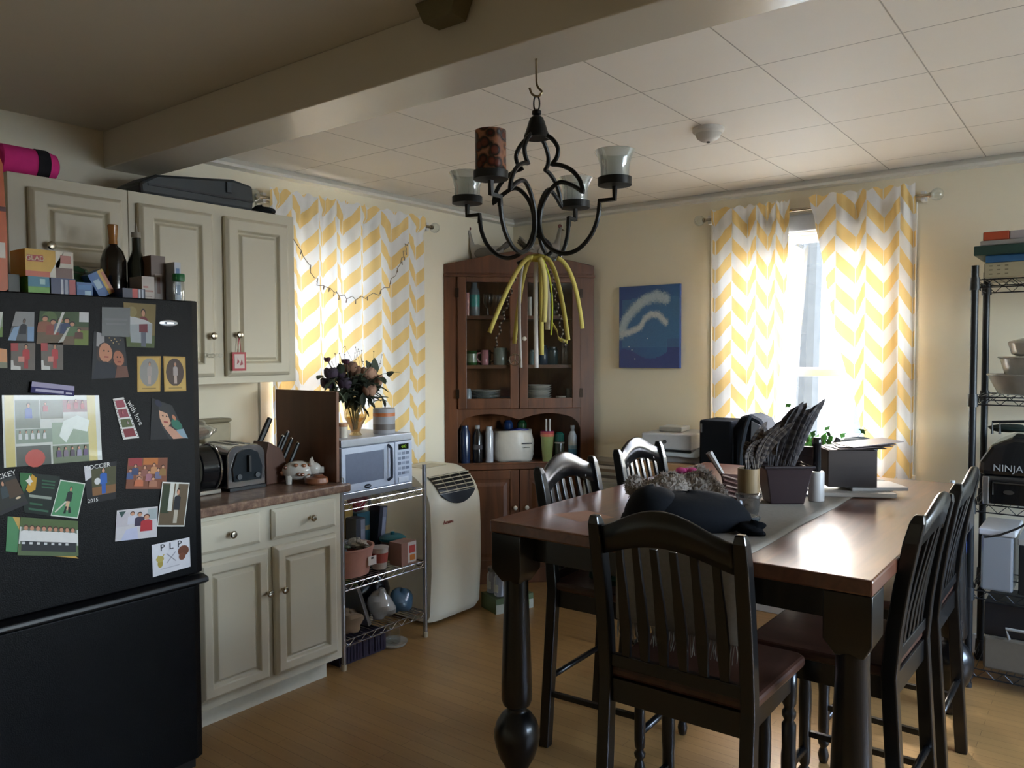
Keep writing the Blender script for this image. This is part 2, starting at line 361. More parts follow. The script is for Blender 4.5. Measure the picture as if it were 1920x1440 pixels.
# ================================================================ the room
XL, XR, YB, YF, ZC = -3.5, 2.4, 4.59, -3.0, 2.5
struct('floor', MB().bb((XL-.15, YF-.15, -.1), (XR+.15, YB+.15, 0)), 'oak_floor')
struct('ceiling', MB().bb((XL-.15, 1.86, ZC), (XR+.15, YB+.15, ZC+.1)), 'ceiling_tile')
struct('ceiling', MB().bb((XL-.15, YF-.15, ZC), (XR+.15, 1.86, ZC+.1)), 'ceiling_shaded')
struct('trim_1', MB().bb((XL, 1.67, 2.34), (XR, 1.885, ZC)), 'beam_paint', bevel=.004)
def wall(name, axis, a, b, holes, t=.14):
    # axis 'x': wall lying in plane x=a..b, running in y ; holes = (lo, hi, z0, z1)
    mb = MB(); lo, hi = (YF-.14, YB+.14) if axis == 'x' else (XL, XR)
    cur = lo
    def seg(u0, u1, z0, z1):
        if axis == 'x': mb.bb((min(a, b), u0, z0), (max(a, b), u1, z1))
        else: mb.bb((u0, min(a, b), z0), (u1, max(a, b), z1))
    for h0, h1, z0, z1 in sorted(holes):
        seg(cur, h0, 0, ZC); seg(h0, h1, 0, z0); seg(h0, h1, z1, ZC); cur = h1
    seg(cur, hi, 0, ZC)
    return struct(name, mb, 'wall_paint')
wall('wall_left', 'x', XL-.14, XL, [(2.5, 3.22, .88, 2.24)])
wall('wall_back', 'y', YB, YB+.14, [(-1.90, -.92, .88, 2.24)])
wall('wall_right', 'x', XR, XR+.14, [(2.1, 4.3, .9, 2.25)])
wall('wall_front', 'y', YF-.14, YF, [])
struct('trim_2', MB().prism([(0, 0), (.014, 0), (.045, -.03), (.045, -.045), (0, -.05)][::-1], 1.885, YB, lambda a, b, h: (XL+a, h, ZC+b)), 'trim_white')
struct('trim_3', MB().prism([(0, 0), (.014, 0), (.045, -.03), (.045, -.045), (0, -.05)], XL, XR, lambda a, b, h: (h, YB-a, ZC+b)), 'trim_white')
struct('baseboard_back', MB().bb((-2.75, YB-.016, 0), (XR, YB, .1)), 'trim_white', bevel=.004)
struct('baseboard_left', MB().bb((XL, 2.5, 0), (XL+.016, 3.8, .1)), 'trim_white', bevel=.004)
def window(name, axis, w, u0, u1, z0, z1, s):
    # w = inner wall face, s = direction outwards
    def P(lo, hi):
        (a0, d0, c0), (a1, d1, c1) = lo, hi
        if axis == 'x': return (min(w+s*d0, w+s*d1), a0, c0), (max(w+s*d0, w+s*d1), a1, c1)
        return (a0, min(w+s*d0, w+s*d1), c0), (a1, max(w+s*d0, w+s*d1), c1)
    mb = MB(); t = .075
    for q in (((u0-t, -.018, z0-t), (u0, 0, z1+t)), ((u1, -.018, z0-t), (u1+t, 0, z1+t)), ((u0, -.018, z1), (u1, 0, z1+t+.01)), ((u0, -.018, z0-t), (u1, 0, z0))): mb.bb(*P(*q))
    for q in (((u0, 0, z0), (u0+.02, .13, z1)), ((u1-.02, 0, z0), (u1, .13, z1)), ((u0+.02, 0, z1-.03), (u1-.02, .13, z1)), ((u0+.02, 0, z0), (u1-.02, .13, z0+.03))): mb.bb(*P(*q))
    root = struct(name, mb, 'trim_white', bevel=.003)
    zm = (z0+z1)/2-.14
    for zz0, zz1, d in ((zm-.02, z1-.03, .085), (z0+.03, zm+.02, .05)):
        f = MB(); b = .045
        for q in (((u0+.02, d, zz0), (u0+.02+b, d+.03, zz1)), ((u1-.02-b, d, zz0), (u1-.02, d+.03, zz1)), ((u0+.02+b, d, zz1-b), (u1-.02-b, d+.03, zz1)), ((u0+.02+b, d, zz0), (u1-.02-b, d+.03, zz0+b))): f.bb(*P(*q))
        sh = f.build('window_sash', 'trim_white', root, bevel=.003)
        MB().bb(*P((u0+.02+b, d+.012, zz0+b), (u1-.02-b, d+.016, zz1-b))).build('window_pane', 'window_glass', sh)
    MB().bb(*P((u0-.09, -.028, z0-.02), (u1+.09, -.019, z0+.005))).build('window_sill', 'trim_white', root, bevel=.004)
    return root
window('window_1', 'x', XL, 2.5, 3.22, .88, 2.24, -1)
window('window_2', 'y', YB, -1.90, -.92, .88, 2.24, 1)
window('window_3', 'x', XR, 2.1, 4.3, .9, 2.25, 1)
# ---------------------------------------------------------------- outside
struct('ground', MB().bb((-40, -30, -.9), (40, 45, -.8)), 'snowy_ground')
def tree(name, label, x, y, h, r, lean, seed, leaf=True, group=None):
    rnd = random.Random(seed); t = thing(name, label, 'tree', (x, y, -.8), group=group)
    mb = MB(); top = V((x+lean, y, -.8+h)); mb.tube([(x, y, -.85), (x+lean*.4, y, -.8+h*.5), top], [r*1.15, r*.9, r*.35], 10)
    ends = []
    for i in range(16):
        k = rnd.uniform(.32, .98); p = V((x+lean*k*.9, y, -.8+h*k)); a = rnd.uniform(0, 6.3); ln = rnd.uniform(.6, 1.7)
        e = p+V((math.cos(a)*ln, math.sin(a)*ln, rnd.uniform(-.1, .7))); mb.tube([p, (p+e)/2+V((0, 0, .1)), e], [r*.25, r*.16, r*.05], 6); ends.append(e)
    mb.build('trunk', 'bark', t, smooth=True)
    if leaf:
        f = MB('6f9a66')
        for e in ends:
            for j in range(24):
                c = e+V((rnd.gauss(0, .35), rnd.gauss(0, .35), rnd.gauss(0, .22))); s = rnd.uniform(.03, .08); d = V((rnd.gauss(0, 1), rnd.gauss(0, 1), rnd.gauss(0, 1))).normalized(); q = d.orthogonal().normalized()
                f.face([c-d*s, c+q*s*.5, c+d*s, c-q*s*.5])
        f.build('foliage', 'leaf', t, kind='stuff')
tree('bare_tree', 'tall leaning bare tree trunk outside the right window', -3.15, 10.2, 7.5, .14, .25, 3, False)
tree('small_tree', 'thin leafy sapling outside the window, right of the bare trunk', -1.6, 17.0, 3.7, .05, .1, 5)
t = thing('house', 'pale sided house far behind the right window', 'house', (-1, 24, -.8))
MB().bb((-6, 24, -.8), (5, 31, 2.0)).build('wall', 'siding', t)
MB().prism([(23.5, 1.95), (31.5, 1.95), (27.5, 4.2)], -6.4, 5.4, lambda a, b, h: (h, a, b)).build('roof', 'siding', t)
for x in (-4.6, -2.4, 1.6): MB('8d97a8').bb((x, 23.93, .1), (x+.9, 24.02, 1.4)).build('house_window', 'paint_gloss', t)
# ================================================================ kitchen cabinets
def panel_door(name, parent, x, y0, y1, z0, z1, fr=.06, knob=None, raised=True):
    mb = MB(); B = x-.02          # x = front face; the door stands 32 mm proud of the cabinet, its outer edge sloping
    def ring(i, d): return [(d, y0+i, z0+i), (d, y1-i, z0+i), (d, y1-i, z1-i), (d, y0+i, z1-i)]
    mb.grid([ring(.004, B), ring(0, B+.008), ring(.003, B+.02), ring(.014, B+.03), ring(.018, B+.032), ring(fr, B+.032), ring(fr+.004, B+.026), ring(fr+.009, B+.014), ring(fr+.015, B+.013), ring(fr+.026, B+.027), ring(fr+.029, B+.028)], close_u=True, cap0=True, cap1=True)
    d = mb.build(name, 'cabinet_paint', parent, bevel=.003)
    if knob:
        k = MB().lathe([(.006, 0), (.005, .012), (.009, .017), (.0155, .021), (.016, .026), (.012, .031), (.004, .033)], (x+.012, knob[0], knob[1]), 16, ry=PI/2)
        k.build('knob', 'nickel', d, smooth=True)
    return d
def wall_cabinet(label, y0, y1, z0, z1, doors):
    t = thing('wall_cabinet', label, 'cabinet', (-3.33, (y0+y1)/2, z0))
    MB().bb((-3.498, y0, z0), (-3.17, y1, z1)).build('body', 'cabinet_paint', t, bevel=.002)
    for a, b, c, d, k in doors: panel_door('door', t, -3.148, a, b, c, d, .058, k)
wall_cabinet('short cream wall cabinet with one door, right above the black refrigerator', 1.17, 1.604, 1.83, 2.195, [(1.23, 1.573, 1.872, 2.15, (1.29, 1.937))])
wall_cabinet('tall cream wall cabinet with two doors, beside the chevron curtain', 1.606, 2.41, 1.404, 2.195, [(1.635, 1.968, 1.436, 2.15, (1.94, 1.615)), (2.023, 2.363, 1.436, 2.15, (2.068, 1.622))])
t = thing('base_cabinet', 'cream base cabinet with two drawers and two doors right of the refrigerator', 'cabinet', (-3.19, 2.05, 0))
MB().bb((-3.498, 1.66, .1), (-2.888, 2.437, .886)).build('body', 'cabinet_paint', t, bevel=.002)
MB('cfc9b6').bb((-3.45, 1.66, 0), (-2.963, 2.405, .1)).build('toe_kick', 'paint_matte', t)
def drawer(y0, y1, z0, z1, k):
    mb = MB().bb((-2.888, y0, z0), (-2.878, y1, z1)); i = .014
    mb.grid([[(-2.878, y0, z0), (-2.878, y1, z0), (-2.878, y1, z1), (-2.878, y0, z1)], [(-2.868, y0+i, z0+i), (-2.868, y1-i, z0+i), (-2.868, y1-i, z1-i), (-2.868, y0+i, z1-i)]], close_u=True, cap1=True)
    d = mb.build('drawer', 'cabinet_paint', t, bevel=.002)
    MB().lathe([(.006, 0), (.005, .012), (.009, .017), (.0155, .021), (.016, .026), (.012, .031), (.004, .033)], (-2.868, k, (z0+z1)/2), 16, ry=PI/2).build('knob', 'nickel', d, smooth=True)
drawer(1.69, 1.993, .735, .867, 1.845); drawer(2.05, 2.4, .735, .867, 2.25)
panel_door('door', t, -2.867, 1.70, 2.025, .142, .707, .05, (2.008, .52)); panel_door('door', t, -2.867, 2.052, 2.397, .142, .707, .05, (2.083, .517))
mb = MB().bb((-3.499, 1.66, .888), (-2.852, 2.476, .928))
tag(mb.build('countertop', 'counter_laminate', loc=(-3.2, 2.07, .888), bevel=.008), 'brown speckled laminate countertop over the cream base cabinet', 'countertop')
tag(MB().bb((-3.499, 1.66, .929), (-3.484, 2.47, 1.02)).build('backsplash', 'counter_laminate', loc=(-3.49, 2.07, .929), bevel=.003), 'low brown laminate backsplash strip along the wall behind the toaster', 'backsplash')
# ================================================================ refrigerator
FX = -2.65; F0, F1 = .70, 1.605
t = thing('refrigerator', 'black textured bottom-freezer refrigerator covered in photographs', 'refrigerator', (-3.05, 1.15, 0))
MB().bb((-3.47, F0+.01, .02), (-2.735, F1-.02, 1.725)).build('body', 'fridge_black', t, bevel=.006)
def fdoor(name, z0, z1, y1):
    pr = [(-2.733, F0), (-2.733, y1), (-2.69, y1), (-2.662, y1-.012), (FX, y1-.04), (FX, F0+.04), (-2.69, F0)]
    return MB().prism(pr[::-1], z0, z1).build(name, 'fridge_black', t, bevel=.004)
fdoor('upper_door', .738, 1.728, F1); fdoor('freezer_door', .055, .694, F1-.012)
mb = MB().prism([(-2.733, .694), (-2.655, .694), (-2.628, .706), (-2.63, .722), (-2.665, .73), (-2.733, .73)][::-1], F0, F1-.004, lambda a, b, h: (a, h, b))
mb.build('handle_lip', 'black_plastic', t, bevel=.004)
MB().bb((-2.72, F0+.02, .0), (-2.70, F1-.03, .05)).build('toe_grille', 'black_plastic', t)
mb = MB('b9bcc0').lathe([(.034, 0), (.034, .004), (.029, .005)], (FX, 1.475, 1.646), 28, ry=PI/2, sx=.34)
mb.col('2a2c33').lathe([(.022, .0052), (.022, .0058)], (FX, 1.478, 1.646), 24, ry=PI/2, sx=.2)
mb.col('d5d8dc').bb((FX+.005, 1.468, 1.643), (FX+.0066, 1.494, 1.648))
mb.build('badge', 'paint_metal', t, smooth=True)
# ---------------------------------------------------------------- photographs and magnets on the door
SK = 'c08f74'; SK2 = 'b5785a'
def card(name, label, cat, quad, patches, base='dddddd', layer=0, border=None, mat='photo_print', text=(), th=.0012, group='photographs and magnets on the refrigerator'):
    # quad = four (y,z) corners TL TR BR BL on the door plane; patches in card coordinates u right, v up
    X = FX+.0006+layer*.0016; TL, TR, BR, BL = [V((0, a, b)) for a, b in quad]
    def P(u, v, d=0): return V((X+th+d, 0, 0))+(BL*(1-u)+BR*u)*(1-v)+(TL*(1-u)+TR*u)*v
    mb = MB(base)
    f = [P(0, 0), P(1, 0), P(1, 1), P(0, 1)]; b = [p-V((th, 0, 0)) for p in f]
    for q in (f, b[::-1], [b[0], b[1], f[1], f[0]], [b[1], b[2], f[2], f[1]], [b[2], b[3], f[3], f[2]], [b[3], b[0], f[0], f[3]]): mb.face(q)
    d = .00008
    if border: patches = [('r', .0, .0, 1, 1, border[0])]+[('r', border[1], border[1], 1-border[1], 1-border[1], base)]+list(patches)
    for p in patches:
        d += .00006; mb.col(p[-1])
        if p[0] == 'r':
            _, u0, v0, u1, v1, c = p; mb.face([P(u0, v0, d), P(u1, v0, d), P(u1, v1, d), P(u0, v1, d)])
        elif p[0] == 'e':
            _, u, v, ru, rv, c = p; mb.face([P(u+ru*math.cos(2*PI*k/14), v+rv*math.sin(2*PI*k/14), d) for k in range(14)])
        elif p[0] == 'p':
            mb.face([P(u, v, d) for u, v in p[1]])
    for s, u, v, size, c, ang in text:
        uu = (P(1, v)-P(0, v)).normalized(); m3 = M(((0, 0, 1), (uu.y, -uu.z, 0), (uu.z, uu.y, 0))).to_4x4() @ M.Rotation(ang, 4, 'Z')
        mb.col(c).text(s, M.Translation(P(u, v, .0008)) @ m3, size, .0002)
    return solo(name, mb, mat, label, cat, group)
def person(u, v, h, shirt, skin=SK, hair='2b211c', legs=None, w=1.):
    # head-and-body silhouette of height h standing at v
    o = []
    if legs: o.append(('r', u-.10*h*w, v, u+.10*h*w, v+.45*h, legs))
    o += [('p', [(u-.17*h*w, v+.38*h), (u+.17*h*w, v+.38*h), (u+.16*h*w, v+.75*h), (u+.06*h*w, v+.8*h), (u-.06*h*w, v+.8*h), (u-.16*h*w, v+.75*h)], shirt), ('e', u, v+.92*h, .085*h*w, .1*h, hair), ('e', u, v+.89*h, .065*h*w, .085*h, skin)]
    return o
P = person
card('photograph', 'narrow photo of a dark-clad figure with pale blue sides, upper left of the door', 'photo', [(.991, 1.668), (1.043, 1.668), (1.039, 1.578), (.967, 1.58)], [('r', 0, .5, 1, 1, '8c8f92'), ('p', [(0, 0), (.3, 0), (.35, .5), (.1, .45)], '87a3c4'), ('p', [(.75, 0), (1, 0), (1, .5), (.7, .5)], '7e9cc2')]+P(.52, -.1, .85, '20222b', '6b5a52'), '55585c')
card('photograph', 'glossy outdoor photo of a group of people under green trees', 'photo', [(1.058, 1.672), (1.205, 1.673), (1.201, 1.566), (1.046, 1.57)], [('r', 0, .55, 1, 1, '3d5232'), ('r', .8, .7, 1, 1, 'c8ccd0'), ('r', .72, 0, 1, .45, '6f7f3a'), ('e', .2, .8, .15, .2, '53693c')]+P(.12, .05, .8, '8d5a46')+P(.28, 0, .75, '8b4a42')+P(.42, .1, .7, '6a6d80')+P(.55, .05, .75, '3a4668')+P(.66, 0, .7, '56704e')+P(.8, 0, .5, '5a3c32')+[('p', [(.3, .3), (.34, .3), (.5, .98), (.44, .98)], 'c9ccc6'), ('p', [(.4, .05), (.5, .1), (.62, .55), (.57, .5)], 'b9bcb6')], '6a5a48')
for i, (q, lab) in enumerate((([(.975, 1.572), (1.043, 1.573), (1.04, 1.489), (.973, 1.492)], 'photo of a child in red uniform, below the dark-clad figure photo'), ([(1.059, 1.573), (1.124, 1.574), (1.122, 1.489), (1.058, 1.49)], 'photo of a child in red uniform, below the outdoor group photo'))):
    card('photograph', lab, 'photo', q, [('r', 0, .7, .3, 1, 'a8484a'), ('p', [(0, 0), (.4, 0), (.4, .12), (.12, .16), (.1, .35), (0, .35)], 'c9cbca')]+P(.62, .05, .9, 'b23a40', legs='a33a3e')+[('r', .3, .3, .55, .5, 'c98a80')], '6d6660')
card('magnet', 'plain dark grey square magnet near the top of the door', 'magnet', [(1.246, 1.692), (1.34, 1.694), (1.337, 1.595), (1.244, 1.597)], [('r', .1, .55, .9, .62, '4a4e50'), ('r', .15, .4, .85, .46, '4a4e50')], '3e4344', mat='paint_satin', layer=1)
card('photograph', 'photo of a person in dark red beneath a big grey bird wing', 'photo', [(1.318, 1.711), (1.431, 1.709), (1.422, 1.559), (1.326, 1.563)], [('r', 0, 0, 1, .28, '4c5a30'), ('r', .15, .1, .9, .55, '9aa2a8')]+P(.6, .02, .85, '6d2a33', legs='5b6270')+[('p', [(0, .55), (.1, .5), (.9, .55), (.7, .62), (.2, .7)], 'b9bec2'), ('e', .25, .8, .15, .12, '8a7f52')], '7a6a3e')
card('photograph', 'close selfie photo of two faces in dark clothes at the middle of the door', 'photo', [(1.219, 1.612), (1.317, 1.591), (1.331, 1.46), (1.208, 1.456)], [('r', .1, .7, .35, 1, '9a9a9e'), ('e', .36, .55, .25, .26, '3a2a26'), ('e', .38, .58, .2, .22, 'bd8468'), ('e', .76, .46, .2, .24, '2a1c1a'), ('e', .76, .47, .16, .19, 'a8694e'), ('p', [(0, 0), (.68, 0), (.62, .28), (.4, .38), (.12, .38)], '0f1524'), ('p', [(.62, 0), (1, 0), (.98, .28), (.7, .3)], '6b4436'), ('e', .33, .62, .025, .02, '2a1a18'), ('e', .46, .62, .025, .02, '2a1a18'), ('r', .34, .47, .46, .5, '8d3f3c'), ('e', .72, .5, .02, .02, '20100e'), ('e', .82, .5, .02, .02, '20100e'), ('r', .72, .37, .82, .4, '7b3432')]+[('e', .5+.06*k, .93-.05*(k % 3), .012, .012, 'e0c080') for k in range(7)], '191a20')
for q, c, lab in (([(1.361, 1.53), (1.445, 1.53), (1.44, 1.407), (1.359, 1.408)], '8f8f8c', 'yellow-edged card with a faded grey oval portrait, left of its pair'), ([(1.454, 1.53), (1.536, 1.527), (1.537, 1.405), (1.455, 1.406)], '4e3f38', 'yellow-edged card with a dark oval portrait, right of its pair')):
    card('portrait_card', lab, 'card', q, [('r', .06, .04, .94, .96, 'c2a35c'), ('e', .5, .55, .41, .4, c)]+P(.52, .22, .62, 'a49a98', legs='b2a098', hair='6a625e')+[('r', .2, .08, .8, .11, '8a7440')], 'b8954a')
card('collage', 'large plastic sleeve holding a yellow-edged sports photo collage', 'collage', [(.947, 1.416), (1.231, 1.403), (1.236, 1.19), (.947, 1.198)], [('r', .02, 0, .11, 1, 'c9bd76'), ('r', .86, 0, .95, 1, 'c9bd76'), ('r', .12, .53, .36, .93, '6f7a6a'), ('r', .37, .66, .6, .93, '7b7e6e'), ('r', .6, .75, .86, .93, '8f5f5c'), ('r', .12, .32, .48, .52, '7d8f80'), ('r', .48, .28, .86, .6, '90a58f'), ('r', .12, 0, .46, .28, '4e5650'), ('r', .48, 0, .86, .26, '6d7a62'), ('e', .3, .1, .1, .13, 'b84a40'), ('p', [(.55, .4), (.6, .62), (.75, .7), (.88, .62), (.85, .45), (.7, .5), (.62, .3)], 'dbe6e4')]+P(.25, .54, .35, '3e5aa8', w=.6)+P(.42, .68, .22, 'a53a3a', w=.7)+P(.66, .72, .2, 'b23c3c', w=.6)+P(.74, .72, .22, 'a83a3c', w=.6)+P(.81, .72, .2, 'b04040', w=.6)+sum([P(.16+.06*k, .3, .2, 'c9cfcf', w=.5) for k in range(5)], [])+sum([P(.54+.07*k, .0, .24, ['5b4a70', '7a7080', '4a4252', '8a86a0'][k % 4], w=.6) for k in range(5)], []), 'c6ccc8', mat='paint_gloss')
card('magnet_clip', 'purple and white magnetic clip holding up the photo collage', 'clip', [(1.027, 1.455), (1.15, 1.436), (1.149, 1.404), (1.022, 1.421)], [('r', 0, .55, 1, 1, 'a7a3c4'), ('r', .1, .15, .75, .4, 'b9b8d4'), ('r', .8, .15, .95, .3, 'c5c5da')], '34336a', mat='paint_matte', layer=2, th=.008)
card('film_strip_magnet', 'tilted white film-strip of four small red photos', 'magnet', [(1.275, 1.389), (1.311, 1.393), (1.361, 1.252), (1.306, 1.251)], [('r', .14, .77, .86, .95, '9a4a58'), ('r', .14, .53, .86, .73, '8d4450'), ('r', .14, .29, .86, .49, '56603e'), ('r', .14, .05, .86, .25, '7e2f38')]+[('r', a, .03+.07*k, a+.06, .05+.07*k, '2b2b2e') for k in range(14) for a in (.03, .91)]+P(.45, .55, .15, 'b86a74', w=2)+P(.6, .3, .15, '9a8e90', w=2), 'd8d8d8', layer=1, text=[('with love', 1.4, .6, .025, 'd8d8d8', -1.17)])
card('photograph', 'cut-out photo of a smiling face beside a small person in green', 'photo', [(1.409, 1.385), (1.482, 1.356), (1.54, 1.234), (1.4, 1.241)], [('p', [(0, 0), (.5, 0), (.32, .35), (.28, .98), (0, 1)], '0d0d12'), ('p', [(.3, .75), (.62, .7), (.66, .45), (.5, .3), (.38, .35), (.3, .55)], 'c59a80'), ('p', [(.4, .32), (.6, .35), (.95, .02), (.6, 0)], 'b98c78'), ('e', .84, .42, .17, .16, '2a6a58'), ('e', .84, .62, .07, .08, SK2), ('p', [(.75, .25), (1, .3), (1, .0), (.85, .05)], '7f98a8'), ('e', .42, .62, .03, .02, '2a1a18'), ('e', .56, .62, .03, .02, '2a1a18'), ('r', .42, .44, .56, .48, '96403e'), ('e', .3, .93, .16, .09, '1c1f38')], '26282a')
card('sports_card', 'hockey trading card cut by the left edge of the picture', 'card', [(.908, 1.177), (.968, 1.19), (1.011, 1.08), (.913, 1.05)], [('r', 0, .82, 1, 1, '15151a'), ('r', .55, .3, 1, .75, '4a3a2c')]+P(.45, .1, .7, '39444a')+[('r', .0, .0, 1, .1, '2a2a2e'), ('e', .8, .25, .08, .03, 'd5c0a0')], '2c2f2c', layer=1, text=[('HOCKEY', .42, .91, .022, 'dcdcdc', 0)])
card('flyer', 'dark green team flyer with a yellow and white emblem', 'flyer', [(.989, 1.18), (1.104, 1.152), (1.082, 1.028), (.999, 1.055)], [('p', [(0, .98), (.3, 1), (.05, .5), (-.02, .7)], '2f6a3a'), ('p', [(.12, .58), (.3, .98), (.42, .9), (.38, .6), (.2, .5)], 'c2962a'), ('p', [(.12, .8), (.2, .85), (.24, .95), (.28, .84), (.33, .8), (.26, .76), (.24, .68), (.18, .75)], 'd8d8d0')]+[('r', .55, .83-.08*k, .9, .87-.08*k, '2c5a40') for k in range(3)]+[('r', .2, .4, .85, .47, '8f9a90'), ('r', .2, .22, .6, .27, '2f5c42'), ('r', .15, .08, .8, .13, '35604a')], '0f1f18')
card('photograph', 'white-edged photo of a field hockey player on green turf', 'photo', [(1.104, 1.142), (1.18, 1.12), (1.154, 1.009), (1.073, 1.032)], P(.5, .2, .65, '1f2a2a', legs='c9a88a')+[('p', [(.1, .12), (.14, .1), (.45, .42), (.4, .44)], 'c8c8c0'), ('p', [(.42, .1), (.5, .1), (.5, .3), (.44, .3)], '1c2624'), ('p', [(.6, .12), (.7, .14), (.62, .3), (.55, .3)], '1c2624')], '4f8c62', border=('d0d8d0', .03), layer=1)
card('pennant', 'green and gold paper pennant behind the team photo', 'pennant', [(.953, 1.05), (1.021, 1.032), (1.154, .879), (.945, .945)], [('p', [(.3, 0), (1, 0), (1, .1), (.3, .12)], 'c29a3a'), ('p', [(.2, 1), (.5, 1), (.45, .4), (.3, .5)], 'b8953a')], '2f7a44', mat='paint_satin')
card('photograph', 'white-edged team photo of a row of players in white jerseys', 'photo', [(.988, 1.042), (1.154, 1.001), (1.153, .887), (.976, .927)], [('r', 0, .75, 1, 1, '53663f'), ('r', 0, 0, 1, .3, '5a6a4c')]+sum([P(.1+.1*k, .12, .68, 'd8d8d8', hair='4a3a30', legs='33363a', w=.75) for k in range(9)], [])+[('r', .05+.12*k, .3, .1+.12*k, .36, 'c9ccce') for k in range(7)], '6d7468', border=('c8cec8', .025), layer=1)
card('sports_card', 'soccer trading card of a child in blue holding a ball', 'card', [(1.178, 1.176), (1.283, 1.181), (1.278, 1.055), (1.185, 1.051)], [('r', .2, .18, .98, .88, '4a4a30'), ('r', .2, .18, .98, .4, '7e5a38'), ('p', [(0, .6), (.2, .68), (.2, .96), (0, 1)], 'c9c9d2')]+P(.58, .2, .68, '2f5fb0', legs='2c59a8')+[('e', .38, .55, .1, .09, 'cfd2d6')], '18181c', text=[('SOCCER', .42, .935, .021, 'e4e4e4', 0), ('2015', .2, .07, .017, 'd8d8d8', 0)])
card('photograph', 'warm orange photo of a large family group at lower right', 'photo', [(1.322, 1.186), (1.462, 1.173), (1.454, 1.063), (1.311, 1.083)], [('r', .02, .75, .35, 1, '92383c'), ('r', .38, .78, .75, 1, 'b06a34')]+sum([P(.08+.115*k, [.1, .25, .02, .2, .05, .28, .12, .22][k], .55, ['4a5a86', '3c4668', 'a8765e', '8a5a50', '9a6a78', 'b5825a', '6a6a88', '8a6a3e'][k], w=.9) for k in range(8)], [])+P(.3, -.1, .5, 'b86a4a', w=1.3)+P(.65, -.12, .5, 'a06e58', w=1.2), '7a4a36')
card('photograph', 'photo of a couple, one in white and one in red, below the family group', 'photo', [(1.279, 1.015), (1.421, 1.007), (1.415, .901), (1.271, .912)], [('r', 0, .45, .3, .9, 'b9b4bc'), ('p', [(.05, .95), (.22, .95), (.12, .75)], '2f4a48'), ('r', .75, .6, .98, .95, '9aa4a8'), ('p', [(.12, 0), (.55, 0), (.5, .4), (.25, .35)], 'b4b8d2')]+P(.38, .25, .66, 'c2c2d0', hair='4a2e26')+P(.56, .15, .72, '3a3348', hair='3a2a24')+P(.73, -.1, .88, 'a83038', hair='4a281e'), 'c2bfc4', layer=1)
card('photograph', 'white-edged tall photo of a player standing beside a birch trunk', 'photo', [(1.439, 1.091), (1.541, 1.074), (1.517, .919), (1.416, .937)], [('r', .05, .3, .35, .95, '2f3a26'), ('r', .3, .35, .45, .97, 'c9cac4'), ('r', .5, .55, .6, .97, 'b9bab2')]+P(.62, .08, .78, '23252a', hair='2a2420', legs='b0a89a', w=.9), '5d4f3c', border=('d6d8d6', .03), layer=2)
card('monogram_card', 'white card with a three-letter monogram, a gold deer and crossed arrows', 'card', [(1.397, .875), (1.538, .876), (1.54, .769), (1.399, .762)], [('e', .2, .36, .07, .13, 'a8964a'), ('e', .2, .5, .1, .1, 'b5a55c'), ('p', [(.08, .5), (.12, .5), (.18, .6), (.16, .64)], 'b5a55c'), ('p', [(.32, .62), (.3, .64), (.25, .56), (.27, .54)], 'b5a55c'), ('e', .82, .6, .15, .18, '6d4434'), ('e', .78, .42, .09, .12, '7a4c3a'), ('p', [(.36, .62), (.38, .64), (.62, .34), (.6, .32)], '9a9aa4'), ('p', [(.6, .64), (.62, .62), (.38, .32), (.36, .34)], '9a9aa4'), ('r', .2, .16, .7, .19, 'b4b4bc')], 'd4d4da', text=[('P', .27, .84, .034, '1c1c22', 0), ('L', .5, .84, .034, '1c1c22', 0), ('P', .72, .84, .034, '1c1c22', 0)])
card('photograph', 'bright photo cut by the left edge at the top of the door', 'photo', [(.907, 1.666), (.956, 1.665), (.953, 1.59), (.905, 1.589)], [('r', 0, 0, 1, .4, '6d8a4a'), ('p', [(.6, 0), (.8, 0), (1, 1), (.8, 1)], 'c4c8c4')], '8a9a80')
card('magnet', 'rounded orange magnet cut by the left edge of the picture', 'magnet', [(.918, 1.561), (.963, 1.553), (.963, 1.497), (.917, 1.498)], [('r', 0, 0, 1, .3, '5a5a30')], 'c07a2a', mat='paint_satin', th=.004)
# ================================================================ on top of the refrigerator
def carton(name, label, lo, hi, base, patches=(), cat='box', group=None, rz=0, rx=0, mat='paint_satin', text=(), face='x', bevel=0):
    # printed box; patches (u0,v0,u1,v1,colour) on the face turned to the room
    c = [(a+b)/2 for a, b in zip(lo, hi)]; s = [b-a for a, b in zip(lo, hi)]
    T = M.Translation(V(c)) @ M.Rotation(rz, 4, 'Z') @ M.Rotation(rx, 4, 'X'); mb = MB(base).box((0, 0, 0), s)
    def P(u, v, d):
        if face == 'x': return (s[0]/2+d, (u-.5)*s[1], (v-.5)*s[2])
        return ((u-.5)*s[0], -s[1]/2-d, (v-.5)*s[2])
    d = .0003
    for p in patches:
        d += .0001; mb.col(p[-1])
        if len(p) == 5: q = [(p[0], p[1]), (p[2], p[1]), (p[2], p[3]), (p[0], p[3])]
        else: q = p[0]
        mb.face([P(u, v, d) for u, v in q])
    for t, u, v, size, cc in text:
        R = M(((0, 0, 1, 0), (1, 0, 0, 0), (0, 1, 0, 0), (0, 0, 0, 1))) if face == 'x' else M(((1, 0, 0, 0), (0, 0, -1, 0), (0, 1, 0, 0), (0, 0, 0, 1)))
        mb.col(cc).text(t, M.Translation(V(P(u, v, d+.0006))) @ R, size, .0002)
    bmesh.ops.transform(mb.bm, matrix=T, verts=mb.bm.verts)
    return solo(name, mb, mat, label, cat, group, bevel=bevel)
ZF = 1.7285; G = 'groceries on top of the refrigerator'
